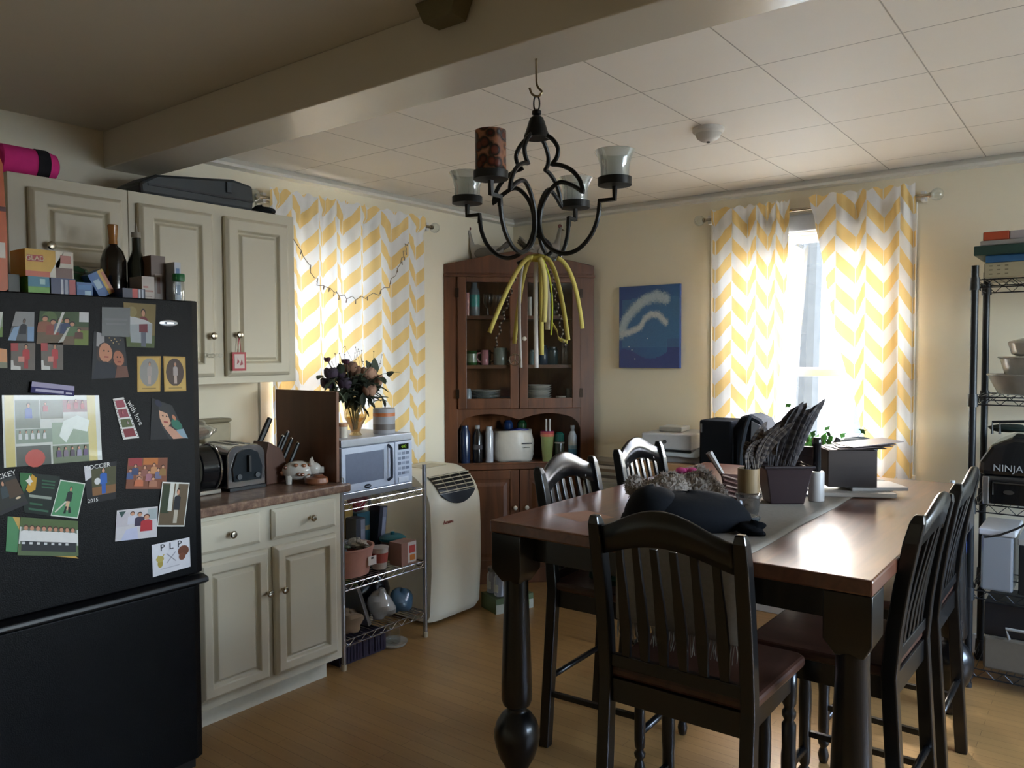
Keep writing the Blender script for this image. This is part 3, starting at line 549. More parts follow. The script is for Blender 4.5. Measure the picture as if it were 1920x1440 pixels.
carton('bag_box', 'yellow and white trash bag box lying on the smaller boxes atop the refrigerator', (-2.96, 1.095, 1.795), (-2.84, 1.245, 1.885), 'd2a21e', [(.62, 0, 1, 1, 'c9bfae'), ([(.45, 0), (.62, 0), (.62, 1), (.8, 1), (.6, .45)], 'd8d2c0'), (.72, .55, .95, .85, 'b06a5a'), (.62, 0, .98, .38, '6d4a3c'), (0, 0, .5, .2, 'c9603a'), (.04, .55, .36, .78, 'a8281e')], group=G, text=[('GLAD', .2, .66, .022, 'e8d8b0')])
carton('carton', 'small teal and green box under the yellow bag box', (-2.94, 1.10, ZF), (-2.835, 1.165, 1.7945), '5a9a2a', [(0, .5, 1, 1, '1f7a94'), (.55, .62, .8, .9, '9cc6c8'), (0, 0, 1, .46, '66a82e')], group=G)
carton('carton', 'navy box with white and red stripes under the yellow bag box', (-2.94, 1.17, ZF), (-2.835, 1.248, 1.7945), '23305e', [(.4, .05, .5, .95, 'b9bcc8'), (.56, .05, .68, .95, '9aa0b4'), (.74, .05, 1, .95, 'b04a48')], group=G)
carton('carton', 'small bright blue box beside the striped navy box', (-2.93, 1.252, ZF), (-2.835, 1.305, 1.785), '1f5a96', [(.1, .55, .9, .85, '2f74b4'), (.5, .1, .9, .5, '9cc0d8')], group=G)
solo('snack_bag', MB('24503c').lump((-2.98, 1.30, 1.79), (.06, .085, .06), .1, seed=3, flat=-.061), 'paint_gloss', 'dark green snack bag behind the small blue boxes', 'bag', G, smooth=True)
carton('carton', 'tilted blue and yellow box leaning between the groceries', (-2.91, 1.318, 1.742), (-2.86, 1.375, 1.832), '2560a4', [(.62, 0, 1, 1, 'c9a032'), (.12, .35, .5, .72, 'a8c4d8'), (.8, 0, 1, .9, 'b8704a')], group=G, rx=.5)
carton('carton', 'dark blue box with red and white stripes in front of the bottles', (-2.90, 1.392, ZF), (-2.80, 1.474, 1.772), '1c2340', [(.42, 0, .66, 1, 'b83c36'), (.7, .1, .78, .95, 'b4b8c4'), (.84, .1, .92, .95, 'a8b0c0')], group=G)
carton('carton', 'white printed carton with faint red print beside the brown carton', (-2.92, 1.478, ZF), (-2.83, 1.525, 1.822), 'b9ada4', [(.1, .4, .9, .46, '9a6a60'), (.1, .55, .5, .62, 'a0625a'), (.1, .2, .8, .24, '8d8078')], group=G)
carton('carton', 'tall brown carton behind the white and blue packet', (-2.96, 1.53, ZF), (-2.86, 1.585, 1.905), '6d5a50', [(.25, 0, .75, .62, 'a89a94'), (.4, .2, .62, .55, '7d5a50')], group=G)
carton('packet', 'narrow white and blue packet beside the green-lidded jar', (-2.90, 1.588, ZF), (-2.80, 1.612, 1.88), 'b4bcc8', [(.2, .62, .8, .85, '4a6a94'), (.1, .2, .9, .45, '8a9ab0')], cat='packet', group=G)
def bottle(name, label, c, z0, prof, colr, mat='paint_gloss', capc=None, group=None, cat='bottle', bands=(), n=20):
    mb = MB(colr)
    mb.lathe(prof, (c[0], c[1], z0), n)
    for a, b, r, cc in bands: mb.col(cc).lathe([(r, a), (r, b)], (c[0], c[1], z0), n, caps=False)
    if capc: mb.col(capc[0]).lathe(capc[1], (c[0], c[1], z0), n)
    return solo(name, mb, mat, label, cat, group, smooth=True)
bottle('wine_bottle', 'wide dark bottle with a gold foil neck on the refrigerator', (-2.96, 1.44), ZF, [(.042, 0), (.044, .01), (.044, .155), (.034, .19), (.016, .21), (.014, .215)], '17120f', capc=('a06a30', [(.0155, .215), (.0145, .235), (.017, .262), (.0185, .285), (.0165, .287)]), group=G)
bottle('oil_bottle', 'dark green oil bottle with a slim steel pourer on the refrigerator', (-2.945, 1.52), ZF, [(.033, 0), (.034, .01), (.034, .15), (.018, .19), (.016, .2), (.016, .245)], '1e241c', capc=('8a8478', [(.0175, .247), (.0175, .266), (.006, .268), (.004, .29), (.003, .3)]), group=G)
t = thing('jar', 'clear jar with a green lid at the right end of the refrigerator top', 'jar', (-2.765, 1.583, ZF), group=G)
MB().lathe([(.018, 0), (.02, .005), (.02, .07), (.016, .08)], (-2.765, 1.583, ZF), 18).build('glass_body', 'clear_glass', t, smooth=True)
MB('1f6a3c').lathe([(.021, .077), (.022, .082), (.022, .102), (.02, .105)], (-2.765, 1.583, ZF), 18).build('lid', 'paint_satin', t, smooth=True)
solo('chip_bag', MB('c9622a').prism([(1.02, 0), (1.05, .02), (1.052, .2), (1.045, .42), (1.03, .46), (.9, .46), (.9, 0)], -2.92, -2.86, lambda a, b, h: (h, a, ZF+b)).col('d9d0c4').bb((-2.861, 1.0, ZF+.12), (-2.8595, 1.045, ZF+.17)).col('5a2a1c').bb((-2.861, .93, ZF+.27), (-2.8595, 1.05, ZF+.285)), 'paint_satin', 'tall orange snack bag cut by the left edge atop the refrigerator', 'bag', G, bevel=.015)
solo('spice_box', MB('2a3020').bb((-2.99, 1.055, ZF), (-2.87, 1.088, 1.80)).col('c2b9a8').bb((-2.93, 1.05, ZF), (-2.90, 1.054, 1.75)), 'paint_satin', 'dark olive box standing left of the yellow bag box', 'box', G)
# ---- on top of the wall cabinets
t = thing('sleeping_bag', 'rolled pink sleeping bag with a black strap on the wall cabinets', 'bag', (-3.25, 1.28, 2.196))
mb = MB('dc3a88').tube([(-3.26, 1.172, 2.255), (-3.26, 1.182, 2.255), (-3.25, 1.33, 2.252), (-3.25, 1.362, 2.252), (-3.25, 1.372, 2.252)], [.045, .055, .055, .047, .03], 18)
mb.build('roll', 'cloth_paint', t, smooth=True)
MB('26262a').tube([(-3.25, 1.29, 2.253), (-3.25, 1.332, 2.253)], .0565, 18).build('strap', 'cloth_paint', t, smooth=True)
t = thing('instrument_case', 'long dark grey moulded plastic case lying on the wall cabinets', 'case', (-3.25, 1.93, 2.196))
mb = MB('2c3134').prism([(1.67, 0), (2.2, 0), (2.205, .05), (2.2, .115), (2.1, .13), (1.82, .098), (1.74, .09), (1.665, .045)], -3.40, -3.19, lambda a, b, h: (h, a, 2.1965+b))
mb.build('body', 'paint_satin', t, bevel=.012)
MB('1a1d1f').bb((-3.19, 1.7, 2.235), (-3.184, 2.2, 2.243)).build('seam', 'paint_satin', t)
MB('3d4346').bb((-3.19, 2.06, 2.26), (-3.180, 2.085, 2.31)).build('latch', 'paint_satin', t, bevel=.003)
MB('15171a').bb((-3.3, 2.205, 2.235), (-3.26, 2.215, 2.275)).build('hinge', 'paint_satin', t, bevel=.003)
solo('folded_cloth', MB('1c1f22').lump((-3.29, 2.32, 2.215), (.06, .07, .03), .2, seed=5, flat=-.0185), 'cloth_paint', 'crumpled black cloth beside the grey case on the wall cabinets', 'cloth', smooth=True)
# ---- hanging on the cabinet doors
mb = MB('c9c4b4'); pts = []
rnd = random.Random(2)
def wire(pts, r=.0016): mb.tube([V((-3.128, a, b)) for a, b in pts], r, 6)
y0 = 1.905; zb = 1.522
wire([(y0, zb-.022), (y0, zb+.02)]+arc(y0+.009, zb+.011, .0085, PI*.8, -PI*.8, 12)); y0 += .023
for ch in 'eace':
    if ch == 'e': wire([(y0-.006, zb+.006), (y0+.007, zb+.008)]+arc(y0, zb+.008, .0085, .1, 5.3, 12))
    if ch == 'a': wire(arc(y0, zb+.008, .0085, .4, 5.9, 12)+[(y0+.008, zb+.016), (y0+.008, zb+.002), (y0+.012, zb)])
    if ch == 'c': wire(arc(y0, zb+.008, .0085, .7, 5.4, 12))
    y0 += .018
wire([(1.93, zb+.02), (1.94, 1.612)], .0008); mb.tube([(-3.1285, 1.905, zb+.001), (-3.1285, 1.985, zb+.006)], .0012, 5)
solo('wire_word', mb, 'paint_satin', 'small wire word peace hanging from the middle cabinet knob', 'ornament')
mb = MB('a82f36').bb((-3.126, 2.035, 1.462), (-3.122, 2.103, 1.545)); mb.col('c8b4ae').bb((-3.1225, 2.044, 1.472), (-3.1205, 2.094, 1.536))
for p in (((2.055, 1.49), (2.06, 1.52), (2.068, 1.5)), ((2.07, 1.485), (2.08, 1.515), (2.087, 1.49))): mb.col('9a3a40').face([(-3.1203, a, b) for a, b in p])
mb.col('a82f36').tube([(-3.123, 2.062, 1.545), (-3.12, 2.066, 1.6), (-3.118, 2.068, 1.617)], .002, 6).tube([(-3.123, 2.078, 1.545), (-3.12, 2.071, 1.6), (-3.118, 2.068, 1.617)], .002, 6)
solo('hanging_tag', mb, 'paint_satin', 'square red and white tag hanging from the right cabinet knob', 'ornament')
# ================================================================ on the counter
ZK = .929
t = thing('toaster', 'chrome toaster with a dark control panel on the counter', 'toaster', (-3.23, 2.08, ZK))
pr = [(1.985, .012), (2.18, .012), (2.18, .15)]+arc(2.13, .15, .05, 0, PI/2, 6)[1:]+arc(2.035, .15, .05, PI/2, PI, 6)
MB().prism(pr, -3.38, -3.10, lambda a, b, h: (h, a, ZK+b)).build('shell', 'chrome', t, smooth=True, bevel=.004)
MB('23282c').prism([(2.012, .04), (2.152, .04), (2.158, .1), (2.135, .165), (2.1, .182), (2.065, .182), (2.03, .165), (2.006, .1)], -3.0985, -3.09, lambda a, b, h: (h, a, ZK+b)).build('control_panel', 'paint_gloss', t, bevel=.002)
MB('0c0d0e').bb((-3.095, 2.077, ZK+.08), (-3.072, 2.089, ZK+.155)).build('lever', 'paint_satin', t, bevel=.002)
MB('141617').bb((-3.375, 1.99, ZK), (-3.09, 2.175, ZK+.013)).build('base', 'paint_satin', t)
for y in (2.04, 2.1): MB('0a0a0a').bb((-3.34, y, ZK+.1995), (-3.14, y+.03, ZK+.2012)).build('slot', 'paint_satin', t)
for y in (2.035, 2.128): MB('3b4044').lathe([(.012, 0), (.012, .008)], (-3.09, y, ZK+.062), 14, ry=PI/2).build('dial', 'paint_satin', t, smooth=True)
t = thing('waffle_maker', 'black round appliance with a chrome arc, left of the toaster', 'appliance', (-3.2, 1.87, ZK))
MB('101114').tube([(-3.2, 1.87, ZK+.105), (-3.2, 1.965, ZK+.105)], .1, 28).build('body', 'paint_gloss', t, smooth=True, bevel=.006)
MB().tube([(-3.2+.104*math.cos(a), 1.955, ZK+.105+.104*math.sin(a)) for a in [k*PI/14-.9 for k in range(20)]], .006, 8).build('rim', 'chrome', t, smooth=True)
MB('a09a90').bb((-3.24, 1.80, ZK), (-3.10, 1.955, ZK+.02)).build('tray', 'paint_metal', t, bevel=.004)
t = thing('bread_bag', 'clear bag of bread lying on top of the small appliances', 'bag', (-3.3, 1.93, 1.15))
MB('8a6a50').lump((-3.33, 1.93, 1.185), (.07, .10, .035), .08, seed=8, flat=-.03).build('bread', 'cloth_paint', t, smooth=True)
MB().lump((-3.33, 1.935, 1.187), (.085, .13, .048), .12, seed=9, flat=-.036).build('wrapper', 'plastic_film', t, smooth=True)
MB('463c78').bb((-3.245, 1.90, 1.165), (-3.235, 1.93, 1.185)).build('label', 'paint_satin', t)
solo('storage_canister', MB('a89c80').prism([(2.06, 0), (2.19, 0), (2.2, .28), (2.06, .28)], -3.478, -3.395, lambda a, b, h: (h, a, ZK+b)).col('8d8268').bb((-3.48, 2.055, ZK+.281), (-3.392, 2.205, ZK+.3)), 'paint_satin', 'tall beige canister against the wall behind the toaster', 'canister', bevel=.01)
t = thing('knife_block', 'dark wooden knife block with black-handled knives before the brown board', 'knife block', (-3.14, 2.28, ZK))
MB().prism([(2.20, 0), (2.335, 0), (2.335, .03), (2.285, .16), (2.215, .20), (2.2, .14)], -3.24, -3.12, lambda a, b, h: (h, a, ZK+b)).build('block', 'block_wood', t, bevel=.004)
for x, a, b, L, r in ((-3.22, 2.235, .19, .125, .013), (-3.14, 2.29, .145, .10, .009), (-3.2, 2.305, .12, .10, .009), (-3.165, 2.32, .09, .12, .009), (-3.13, 2.325, .06, .13, .009)):
    d = V((0, .48, .88)).normalized(); p = V((x, a, ZK+b)); h = MB('0d0d0f').tube([p, p+d*L*.5, p+d*L], [r, r*1.15, r], 8).build('knife_handle', 'paint_satin', t, smooth=True)
    if r < .012: MB().ball(p+d*(L+.002), r*1.05, 10).build('end_cap', 'chrome', h, smooth=True)
mb = MB().prism([(-3.36, .001), (-2.905, .001), (-2.9, .43), (-3.365, .43)], 2.432, 2.45, lambda a, b, h: (a, h, ZK+b))
solo('cutting_board', mb, 'board_wood', 'large brown wooden board standing upright at the end of the counter', 'cutting board', bevel=.003)
t = thing('pig_figurine', 'white pig figurine with rust brown spots on the counter', 'figurine', (-3.05, 2.33, ZK))
d = V((.60, .62, 0)).normalized(); q = V((-d.y, d.x, 0)); c = V((-3.05, 2.325, ZK+.06)); rz = math.atan2(d.y, d.x)
mb = MB('cdc6bc').ball(c, (.075, .05, .046), 20, rz).ball(c+d*.07+V((0, 0, .006)), (.036, .032, .032), 16, rz).tube([c+d*.095, c+d*.118], [.017, .015], 12)
for s in (-1, 1):
    for k in (-.04, .045): mb.tube([c+d*k+q*s*.028-V((0, 0, .02)), c+d*k+q*s*.03-V((0, 0, .06))], [.017, .013], 10)
mb.build('body', 'paint_gloss', t, smooth=True)
for s in (-1, 1): MB('c4bbb0').tube([c+d*.062+q*s*.018+V((0, 0, .03)), c+d*.06+q*s*.028+V((0, 0, .058))], [.013, .003], 8).build('ear', 'paint_gloss', t, smooth=True)
mb = MB('86543a'); rnd = random.Random(4)
for k in range(15):
    a, b = rnd.uniform(0, 6.3), rnd.uniform(-.6, .9); p = V((.075*math.cos(a)*math.cos(b), .05*math.sin(a)*math.cos(b), .046*math.sin(b))); w = c+d*p.x+q*p.y+V((0, 0, p.z))
    mb.col(['86543a', '6d4636', 'a0694a'][k % 3]).ball(w, (.011, .011, .009), 8)
mb.build('spots', 'paint_gloss', t, smooth=True)
solo('woven_coaster', MB('8a5638').lathe([(.045, 0), (.055, .01), (.05, .03), (.03, .034)], (-2.96, 2.36, ZK), 18).col('6d3f2a').lathe([(.03, .035), (.02, .045)], (-2.955, 2.365, ZK), 14), 'paint_satin', 'reddish brown woven dish at the counter corner beside the pig', 'dish', smooth=True)
# ================================================================ chrome wire shelf
t = thing('wire_rack', 'chrome wire shelf rack holding the microwave, beside the base cabinet', 'shelf rack', (-3.15, 2.77, 0))
X0, X1, Y0, Y1 = -3.385, -2.95, 2.50, 3.07
for x in (X0, X1):
    for y in (Y0, Y1):
        p = MB().cyl((x, y, .03), (x, y, .94), .0115, n=14).build('post', 'steel', t, smooth=True)
        MB('b9a98c').cyl((x, y, 0), (x, y, .03), .013, .015, 12).build('foot', 'paint_satin', p, smooth=True)
def wire_shelf(parent, X0, X1, Y0, Y1, z, mat, step=.024, drop=.03, along='x'):
    mb = MB()
    for dz in (0, -drop):
        mb.tube([(X0, Y0, z+dz), (X1, Y0, z+dz), (X1, Y1, z+dz), (X0, Y1, z+dz)], .0032, 6, True)
    def zig(a, b):
        a, b = V(a), V(b); n = max(4, int((b-a).length/.035)); mb.tube([a+(b-a)*k/n-V((0, 0, drop if k % 2 else 0)) for k in range(n+1)], .0022, 5)
    zig((X1, Y0, z), (X1, Y1, z)); zig((X0, Y0, z), (X0, Y1, z)); zig((X0, Y0, z), (X1, Y0, z)); zig((X0, Y1, z), (X1, Y1, z))
    d = MB()
    if along == 'x':
        for k in range(1, int((Y1-Y0)/step)+1): d.tube([(X0, Y0+k*step, z+.002), (X1+.002, Y0+k*step, z+.002)], .0018, 5)
    else:
        for k in range(1, int((X1-X0)/step)+1): d.tube([(X0+k*step, Y0-.002, z+.002), (X0+k*step, Y1, z+.002)], .0018, 5)
    s = mb.build('shelf', mat, parent); d.build('shelf_wires', mat, s)
for z in (.808, .415, .142): wire_shelf(t, X0, X1, Y0, Y1, z, 'chrome')
# microwave
t = thing('microwave', 'silver grey microwave oven with a green display on the wire rack', 'microwave', (-3.16, 2.755, .8125))
Z0 = .8125; MX = -2.965
MB('aab0be').bb((-3.36, 2.515, Z0+.012), (MX-.02, 2.995, Z0+.305)).build('body', 'paint_satin', t, bevel=.006)
d = MB('b4bccb').bb((MX-.019, 2.515, Z0+.045), (MX, 2.868, Z0+.265)).build('door', 'paint_satin', t, bevel=.004)
MB('c3c9d4').bb((MX-.019, 2.515, Z0+.268), (MX-.001, 2.995, Z0+.305)).build('top_strip', 'paint_metal', t, bevel=.003)
MB('c3c9d4').bb((MX-.019, 2.515, Z0+.012), (MX-.001, 2.995, Z0+.043)).build('bottom_strip', 'paint_metal', t, bevel=.003)
MB('6f7686').bb((MX, 2.54, Z0+.085), (MX+.0012, 2.79, Z0+.235)).build('door_window', 'paint_gloss', d)
MB('59606e').tube([(MX, 2.822, Z0+.075), (MX+.024, 2.822, Z0+.09), (MX+.026, 2.822, Z0+.17), (MX+.024, 2.822, Z0+.24), (MX, 2.822, Z0+.255)], .008, 10).build('handle', 'paint_metal', d, smooth=True)
mb = MB('22252c').lathe([(.022, 0), (.022, .002)], (MX, 2.68, Z0+.062), 20, ry=PI/2, sx=.5); mb.col('8d93a0').bb((MX+.0022, 2.664, Z0+.06), (MX+.003, 2.696, Z0+.064)); mb.build('badge', 'paint_gloss', d)
p = MB('b0b7c6').bb((MX-.019, 2.871, Z0+.045), (MX, 2.995, Z0+.265)).build('control_panel', 'paint_satin', t, bevel=.003)
mb = MB('101812').bb((MX, 2.895, Z0+.222), (MX+.0014, 2.968, Z0+.252)); mb.col('a8d838').text('4:02', M.Translation(V((MX+.002, 2.932, Z0+.237))) @ M(((0, 0, 1, 0), (1, 0, 0, 0), (0, 1, 0, 0), (0, 0, 0, 1))), .022); mb.build('display', 'paint_gloss', p)
for r in range(5):
    for k in range(3): MB(['8f97a8', '7c8494', '6a7282'][(r+k) % 3]).bb((MX, 2.89+.03*k, Z0+.195-.026*r), (MX+.0015, 2.912+.03*k, Z0+.21-.026*r)).build('button', 'paint_satin', p)
MB('c6ccd6').bb((MX, 2.892, Z0+.052), (MX+.004, 2.965, Z0+.078)).build('open_button', 'paint_satin', p, bevel=.003)
# on the microwave
ZM = Z0+.306
t = thing('vase', 'amber glass vase half full of water on the microwave', 'vase', (-3.09, 2.715, ZM))
vc = (-3.09, 2.715, ZM)
MB().lathe([(.03, 0), (.033, .004), (.022, .018), (.034, .05), (.056, .09), (.06, .115), (.05, .145), (.046, .16)], vc, 24, caps=False).build('glass_body', 'amber_glass', t, smooth=True)
MB('8a6426').lathe([(.02, .02), (.033, .05), (.053, .09), (.0535, .094)], vc, 24).build('water', 'amber_glass', t, smooth=True)
rnd = random.Random(11)
b = thing('bouquet', 'dried bouquet of dusky roses and dark leaves in the amber vase', 'bouquet', (-3.09, 2.715, ZM+.02))
st = MB('3c4030'); tw = MB('4a3c34'); heads = []
spec = [(-.17, .30, 'p'), (-.13, .36, 'd'), (-.20, .37, 'd'), (-.08, .30, 'p'), (-.10, .25, 'p'), (-.03, .36, 'd'), (.0, .27, 'c'), (.05, .30, 'c'), (.02, .21, 'c'), (.12, .26, 'c'), (.15, .24, 'c'), (-.05, .33, 'b'), (.07, .22, 'c'), (-.14, .25, 'p'), (-.01, .31, 'b'), (.09, .29, 'c')]
for i, (dy, dz, k) in enumerate(spec):
    e = V((-3.09+rnd.uniform(-.06, .09), 2.715+dy*.95, ZM+.02+dz)); st.tube(bez((-3.09+rnd.uniform(-.01, .01), 2.715+dy*.08, ZM+.03), (-3.09, 2.715+dy*.2, ZM+.18), e, 8), .0025, 5); heads.append((e, k))
st.build('stems', 'paint_matte', b)
HC = {'p': ('3a2c3e', '2c2230'), 'd': ('4a2232', '2c1620'), 'c': ('a5806a', '8a6656'), 'b': ('7a5a48', '5c4438')}
for e, k in heads:
    r = .042 if k in 'pcb' else .02; mb = MB()
    for j in range(16 if k != 'd' else 8):
        a = j*2.4; el = .2+.08*j; mb.col(HC[k][j % 2]); c = e+V((math.cos(a)*r*.62*math.cos(el*.6), math.sin(a)*r*.62*math.cos(el*.6), r*.5*math.sin(el*.7)-r*.2)); mb.ball(c, (r*.52, r*.2, r*.55), 8, rz=a+PI/2, rx=.35)
    mb.ball(e, r*.5, 8); mb.build('rose', 'paint_matte', b, smooth=True)
lf = MB('2c3528')
def leafm(mb, p, d, n, L, w):
    d = V(d).normalized(); q = d.cross(V(n)).normalized(); nn = q.cross(d); rows = []
    for i in range(6):
        t_ = i/5; ww = w*math.sin(PI*min(.98, t_*.95+.03))**.8; c = V(p)+d*L*t_+nn*(-L*.25*t_*t_); rows.append([c-q*ww+nn*ww*.25, c, c+q*ww+nn*ww*.25])
    mb.grid(rows)
for j in range(150):
    p = V((-3.09+rnd.gauss(0, .05), 2.715+rnd.gauss(0, .085), ZM+.02+rnd.triangular(.13, .31, .22))); lf.col(['2c3528', '364030', '232a20', '414a36'][j % 4]); leafm(lf, p, (rnd.gauss(.2, .7), rnd.gauss(0, 1), rnd.gauss(-.1, .6)), (0, 0, 1), rnd.uniform(.05, .09), rnd.uniform(.014, .024))
leafm(lf, (-3.06, 2.80, ZM+.30), (.1, .35, .9), (1, 0, 0), .1, .03); leafm(lf, (-3.06, 2.80, ZM+.31), (.1, -.3, .8), (1, 0, 0), .075, .022); leafm(lf, (-3.05, 2.83, ZM+.3), (.1, .98, .35), (0, 0, 1), .15, .004)
lf.build('leaves', 'paint_matte', b, solidify=.0008)
for j in range(26):
    a = V((-3.09, 2.70+rnd.uniform(-.13, .14), ZM+.26)); e = a+V((rnd.uniform(-.05, .05), rnd.gauss(0, .06), rnd.uniform(.06, .2))); tw.tube([a, (a+e)/2+V((0, .01, 0)), e], .0009, 4); tw.ball(e, .0032, 6); tw.ball((a+e)/2+V((0, .02, .03)), .0028, 6)
tw.build('twigs', 'paint_matte', b)
mb = MB('9a9a9e').lathe([(.057, 0), (.058, .004), (.058, .128), (.055, .132)], (-3.06, 2.885, ZM), 26)
mb.col('b8693a').lathe([(.0584, .09), (.0584, .108)], (-3.06, 2.885, ZM), 26, caps=False).col('6a625e').lathe([(.0583, .02), (.0583, .05)], (-3.06, 2.885, ZM), 26, caps=False)
solo('canister', mb, 'paint_satin', 'grey metal canister with an orange band behind the vase', 'canister', smooth=True)
solo('spice_jar', MB('c9c2b4').lathe([(.022, 0), (.022, .055)], (-3.05, 2.60, ZM), 16).col('b58a6a').lathe([(.023, .056), (.023, .075)], (-3.05, 2.60, ZM), 16), 'paint_gloss', 'small pale jar on the microwave left of the vase', 'jar', smooth=True)
# middle shelf z .417
ZS = .4205
t = thing('tub', 'blush pink plastic tub full of wrapped snacks on the middle wire shelf', 'tub', (-3.06, 2.64, ZS))
mb = MB('c48f80'); sx = .95
mb.lathe([(.085, 0), (.095, .003), (.118, .135), (.122, .137), (.122, .143), (.114, .143), (.092, .008)], (-3.075, 2.645, ZS), 32, sx=.95, sy=1.15, caps=False); mb.build('bucket', 'paint_satin', t, smooth=True, solidify=.002)
MB('c48f80').lathe([(.09, 0), (.09, .004)], (-3.075, 2.645, ZS), 32, sx=.95, sy=1.12).build('bottom', 'paint_satin', t)
mb = MB('ded4cc').bb((-2.9685, 2.68, ZS+.05), (-2.967, 2.735, ZS+.095)); mb.col('3a3634').bb((-2.967, 2.70, ZS+.08), (-2.9665, 2.715, ZS+.09)); mb.build('label', 'paint_satin', t)
rnd = random.Random(5)
for k in range(9): solo('snack_packet', MB(['b4b4ae', 'a8a298', '8a8a88', 'c0bab0', '66705a', 'b0a89a'][k % 6]).lump((-3.075+rnd.uniform(-.05, .05), 2.645+rnd.uniform(-.085, .085), ZS+.128+rnd.uniform(0, .03)), (.04, .035, .016), .25, seed=k), 'paint_gloss', 'crinkled pale snack packet heaped in the pink tub', 'packet', 'snack packets in the pink tub', smooth=True)
for i, (x, y, lab, c1, c2) in enumerate(((-3.03, 2.815, 'white and red paper noodle cup next to the pink tub', 'b9b0a8', 'a85048'), (-3.0, 2.955, 'brown and white printed container at the right end of the middle shelf', '9a7468', 'd2ccca'))):
    mb = MB(c1)
    if i == 0:
        mb.lathe([(.036, 0), (.047, .105), (.049, .107), (.049, .112), (.045, .112)], (x, y, ZS), 22).col(c2)
        mb.lathe([(.0405, .035), (.0455, .085)], (x, y, ZS), 22, caps=False)
    else:
        mb.box((x, y, ZS+.06), (.09, .11, .12)).col(c2).bb((x+.0452, y-.01, ZS+.01), (x+.046, y+.053, ZS+.118)); mb.col('c0504a').bb((x+.0462, y+.0, ZS+.06), (x+.0466, y+.045, ZS+.1)); mb.col('c47a3a').bb((x+.0462, y+.005, ZS+.02), (x+.0466, y+.045, ZS+.05))
    solo('noodle_cup' if i == 0 else 'container', mb, 'paint_satin', lab, 'cup' if i == 0 else 'container', smooth=(i == 0))
solo('lidded_bowl', MB('8a6f60').lathe([(.05, 0), (.066, .1)], (-3.125, 3.0, ZS), 22).col('136a78').lathe([(.07, .1), (.072, .115), (.05, .128), (.012, .13), (.012, .145)], (-3.125, 3.0, ZS), 22), 'paint_satin', 'round container with a teal lid at the back of the middle shelf', 'container', smooth=True)
carton('cereal_box', 'dark box with a white spine standing behind the pink tub', (-3.26, 2.79, ZS), (-3.18, 2.855, ZS+.24), '3c4048', [(.5, .02, .95, .75, '9aa0b4'), (.5, .75, .95, .97, '8d90a0')])
carton('cereal_box', 'teal and tan cereal box between the two white-spined boxes', (-3.33, 2.86, ZS), (-3.25, 2.95, ZS+.25), '2b5a66', [(0, .2, 1, .35, '3f7a84'), (0, .6, 1, .7, 'a08a5a')])
carton('cereal_box', 'dark tilted box with a white spine, rightmost of the standing boxes', (-3.29, 2.97, ZS+.005), (-3.205, 3.025, ZS+.275), '2a2c38', [(.45, .02, .95, .78, '9aa0b6'), (.45, .78, .95, .97, '83889a')], rx=-.12)
carton('snack_box', 'gold and tan box at the left end under the microwave', (-3.37, 2.80, ZS), (-3.28, 2.855, ZS+.30), 'a0803e', [(.1, .3, .9, .8, 'b9a070')])
solo('snack_bag', MB('8a1f34').lump((-3.30, 2.905, ZS+.304), (.05, .055, .05), .12, seed=12), 'paint_satin', 'dark red bag behind the boxes under the microwave', 'bag', smooth=True)
# bottom shelf z .142
ZB = .148
solo('foil_tray', MB('9aa2aa').box((-3.05, 2.655, ZB+.12), (.16, .02, .22), rx=.35), 'paint_metal', 'grey flat tray leaning at the left of the bottom shelf', 'tray', bevel=.003)
solo('paper_bag', MB('8a7660').lump((-3.01, 2.59, ZB+.055), (.055, .075, .06), .15, seed=21, flat=-.055), 'cloth_paint', 'small tan paper bag in front of the grey tray', 'bag', smooth=True)
solo('container', MB('4a5056').box((-3.13, 2.75, ZB+.042), (.10, .10, .08), rz=.3).col('2e3348').box((-3.13, 2.75, ZB+.088), (.108, .108, .012), rz=.3), 'paint_gloss', 'dark grey food container in the middle of the bottom shelf', 'container', bevel=.006)
solo('snack_bag', MB('b4b4b0').lump((-3.04, 2.83, ZB+.07), (.06, .07, .08), .18, seed=23, flat=-.07), 'paint_gloss', 'shiny pale bag on the bottom shelf left of the blue bag', 'bag', smooth=True)
solo('snack_bag', MB('4d6f8a').lump((-3.05, 2.985, ZB+.055), (.07, .07, .065), .12, seed=25, flat=-.055), 'paint_gloss', 'pale blue shiny bag at the right of the bottom shelf', 'bag', smooth=True)
solo('garbage_bag', MB('15171c').lump((-3.24, 2.95, ZB+.115), (.09, .11, .12), .12, seed=27, flat=-.115), 'paint_gloss', 'dark bag at the back right of the bottom shelf', 'bag', smooth=True)
solo('snack_bag', MB('55703f').lump((-3.25, 2.735, ZB+.166), (.07, .09, .038), .15, seed=29), 'paint_gloss', 'green foil bag lying under the middle shelf', 'bag', smooth=True)
carton('carton', 'low brown box below the green foil bag', (-3.34, 2.70, ZB), (-3.2, 2.83, ZB+.12), '55483c')
mb = MB('2a2438')
for k in range(15): mb.bb((-2.99+.002*(k % 2), 2.515+.02*k, .012), (-2.984+.002*(k % 2), 2.53+.02*k, .1))
mb.bb((-3.30, 2.512, 0), (-2.995, 2.815, .012)).bb((-3.30, 2.512, .1), (-2.982, 2.815, .108)).bb((-3.30, 2.51, .012), (-3.29, 2.815, .1)).bb((-3.29, 2.51, .012), (-2.995, 2.516, .1)).bb((-3.29, 2.808, .012), (-2.995, 2.814, .1))
solo('basket', mb, 'paint_satin', 'dark purple slatted basket on the floor under the wire rack', 'basket')
t = thing('glass_jar', 'glass jar lying in the white dish on the floor under the rack', 'jar', (-3.0, 2.9, .012))
MB().lathe([(.035, 0), (.04, .01), (.04, .09), (.03, .1)], (-3.01, 2.885, .014), 20).build('glass_body', 'clear_glass', t, smooth=True)
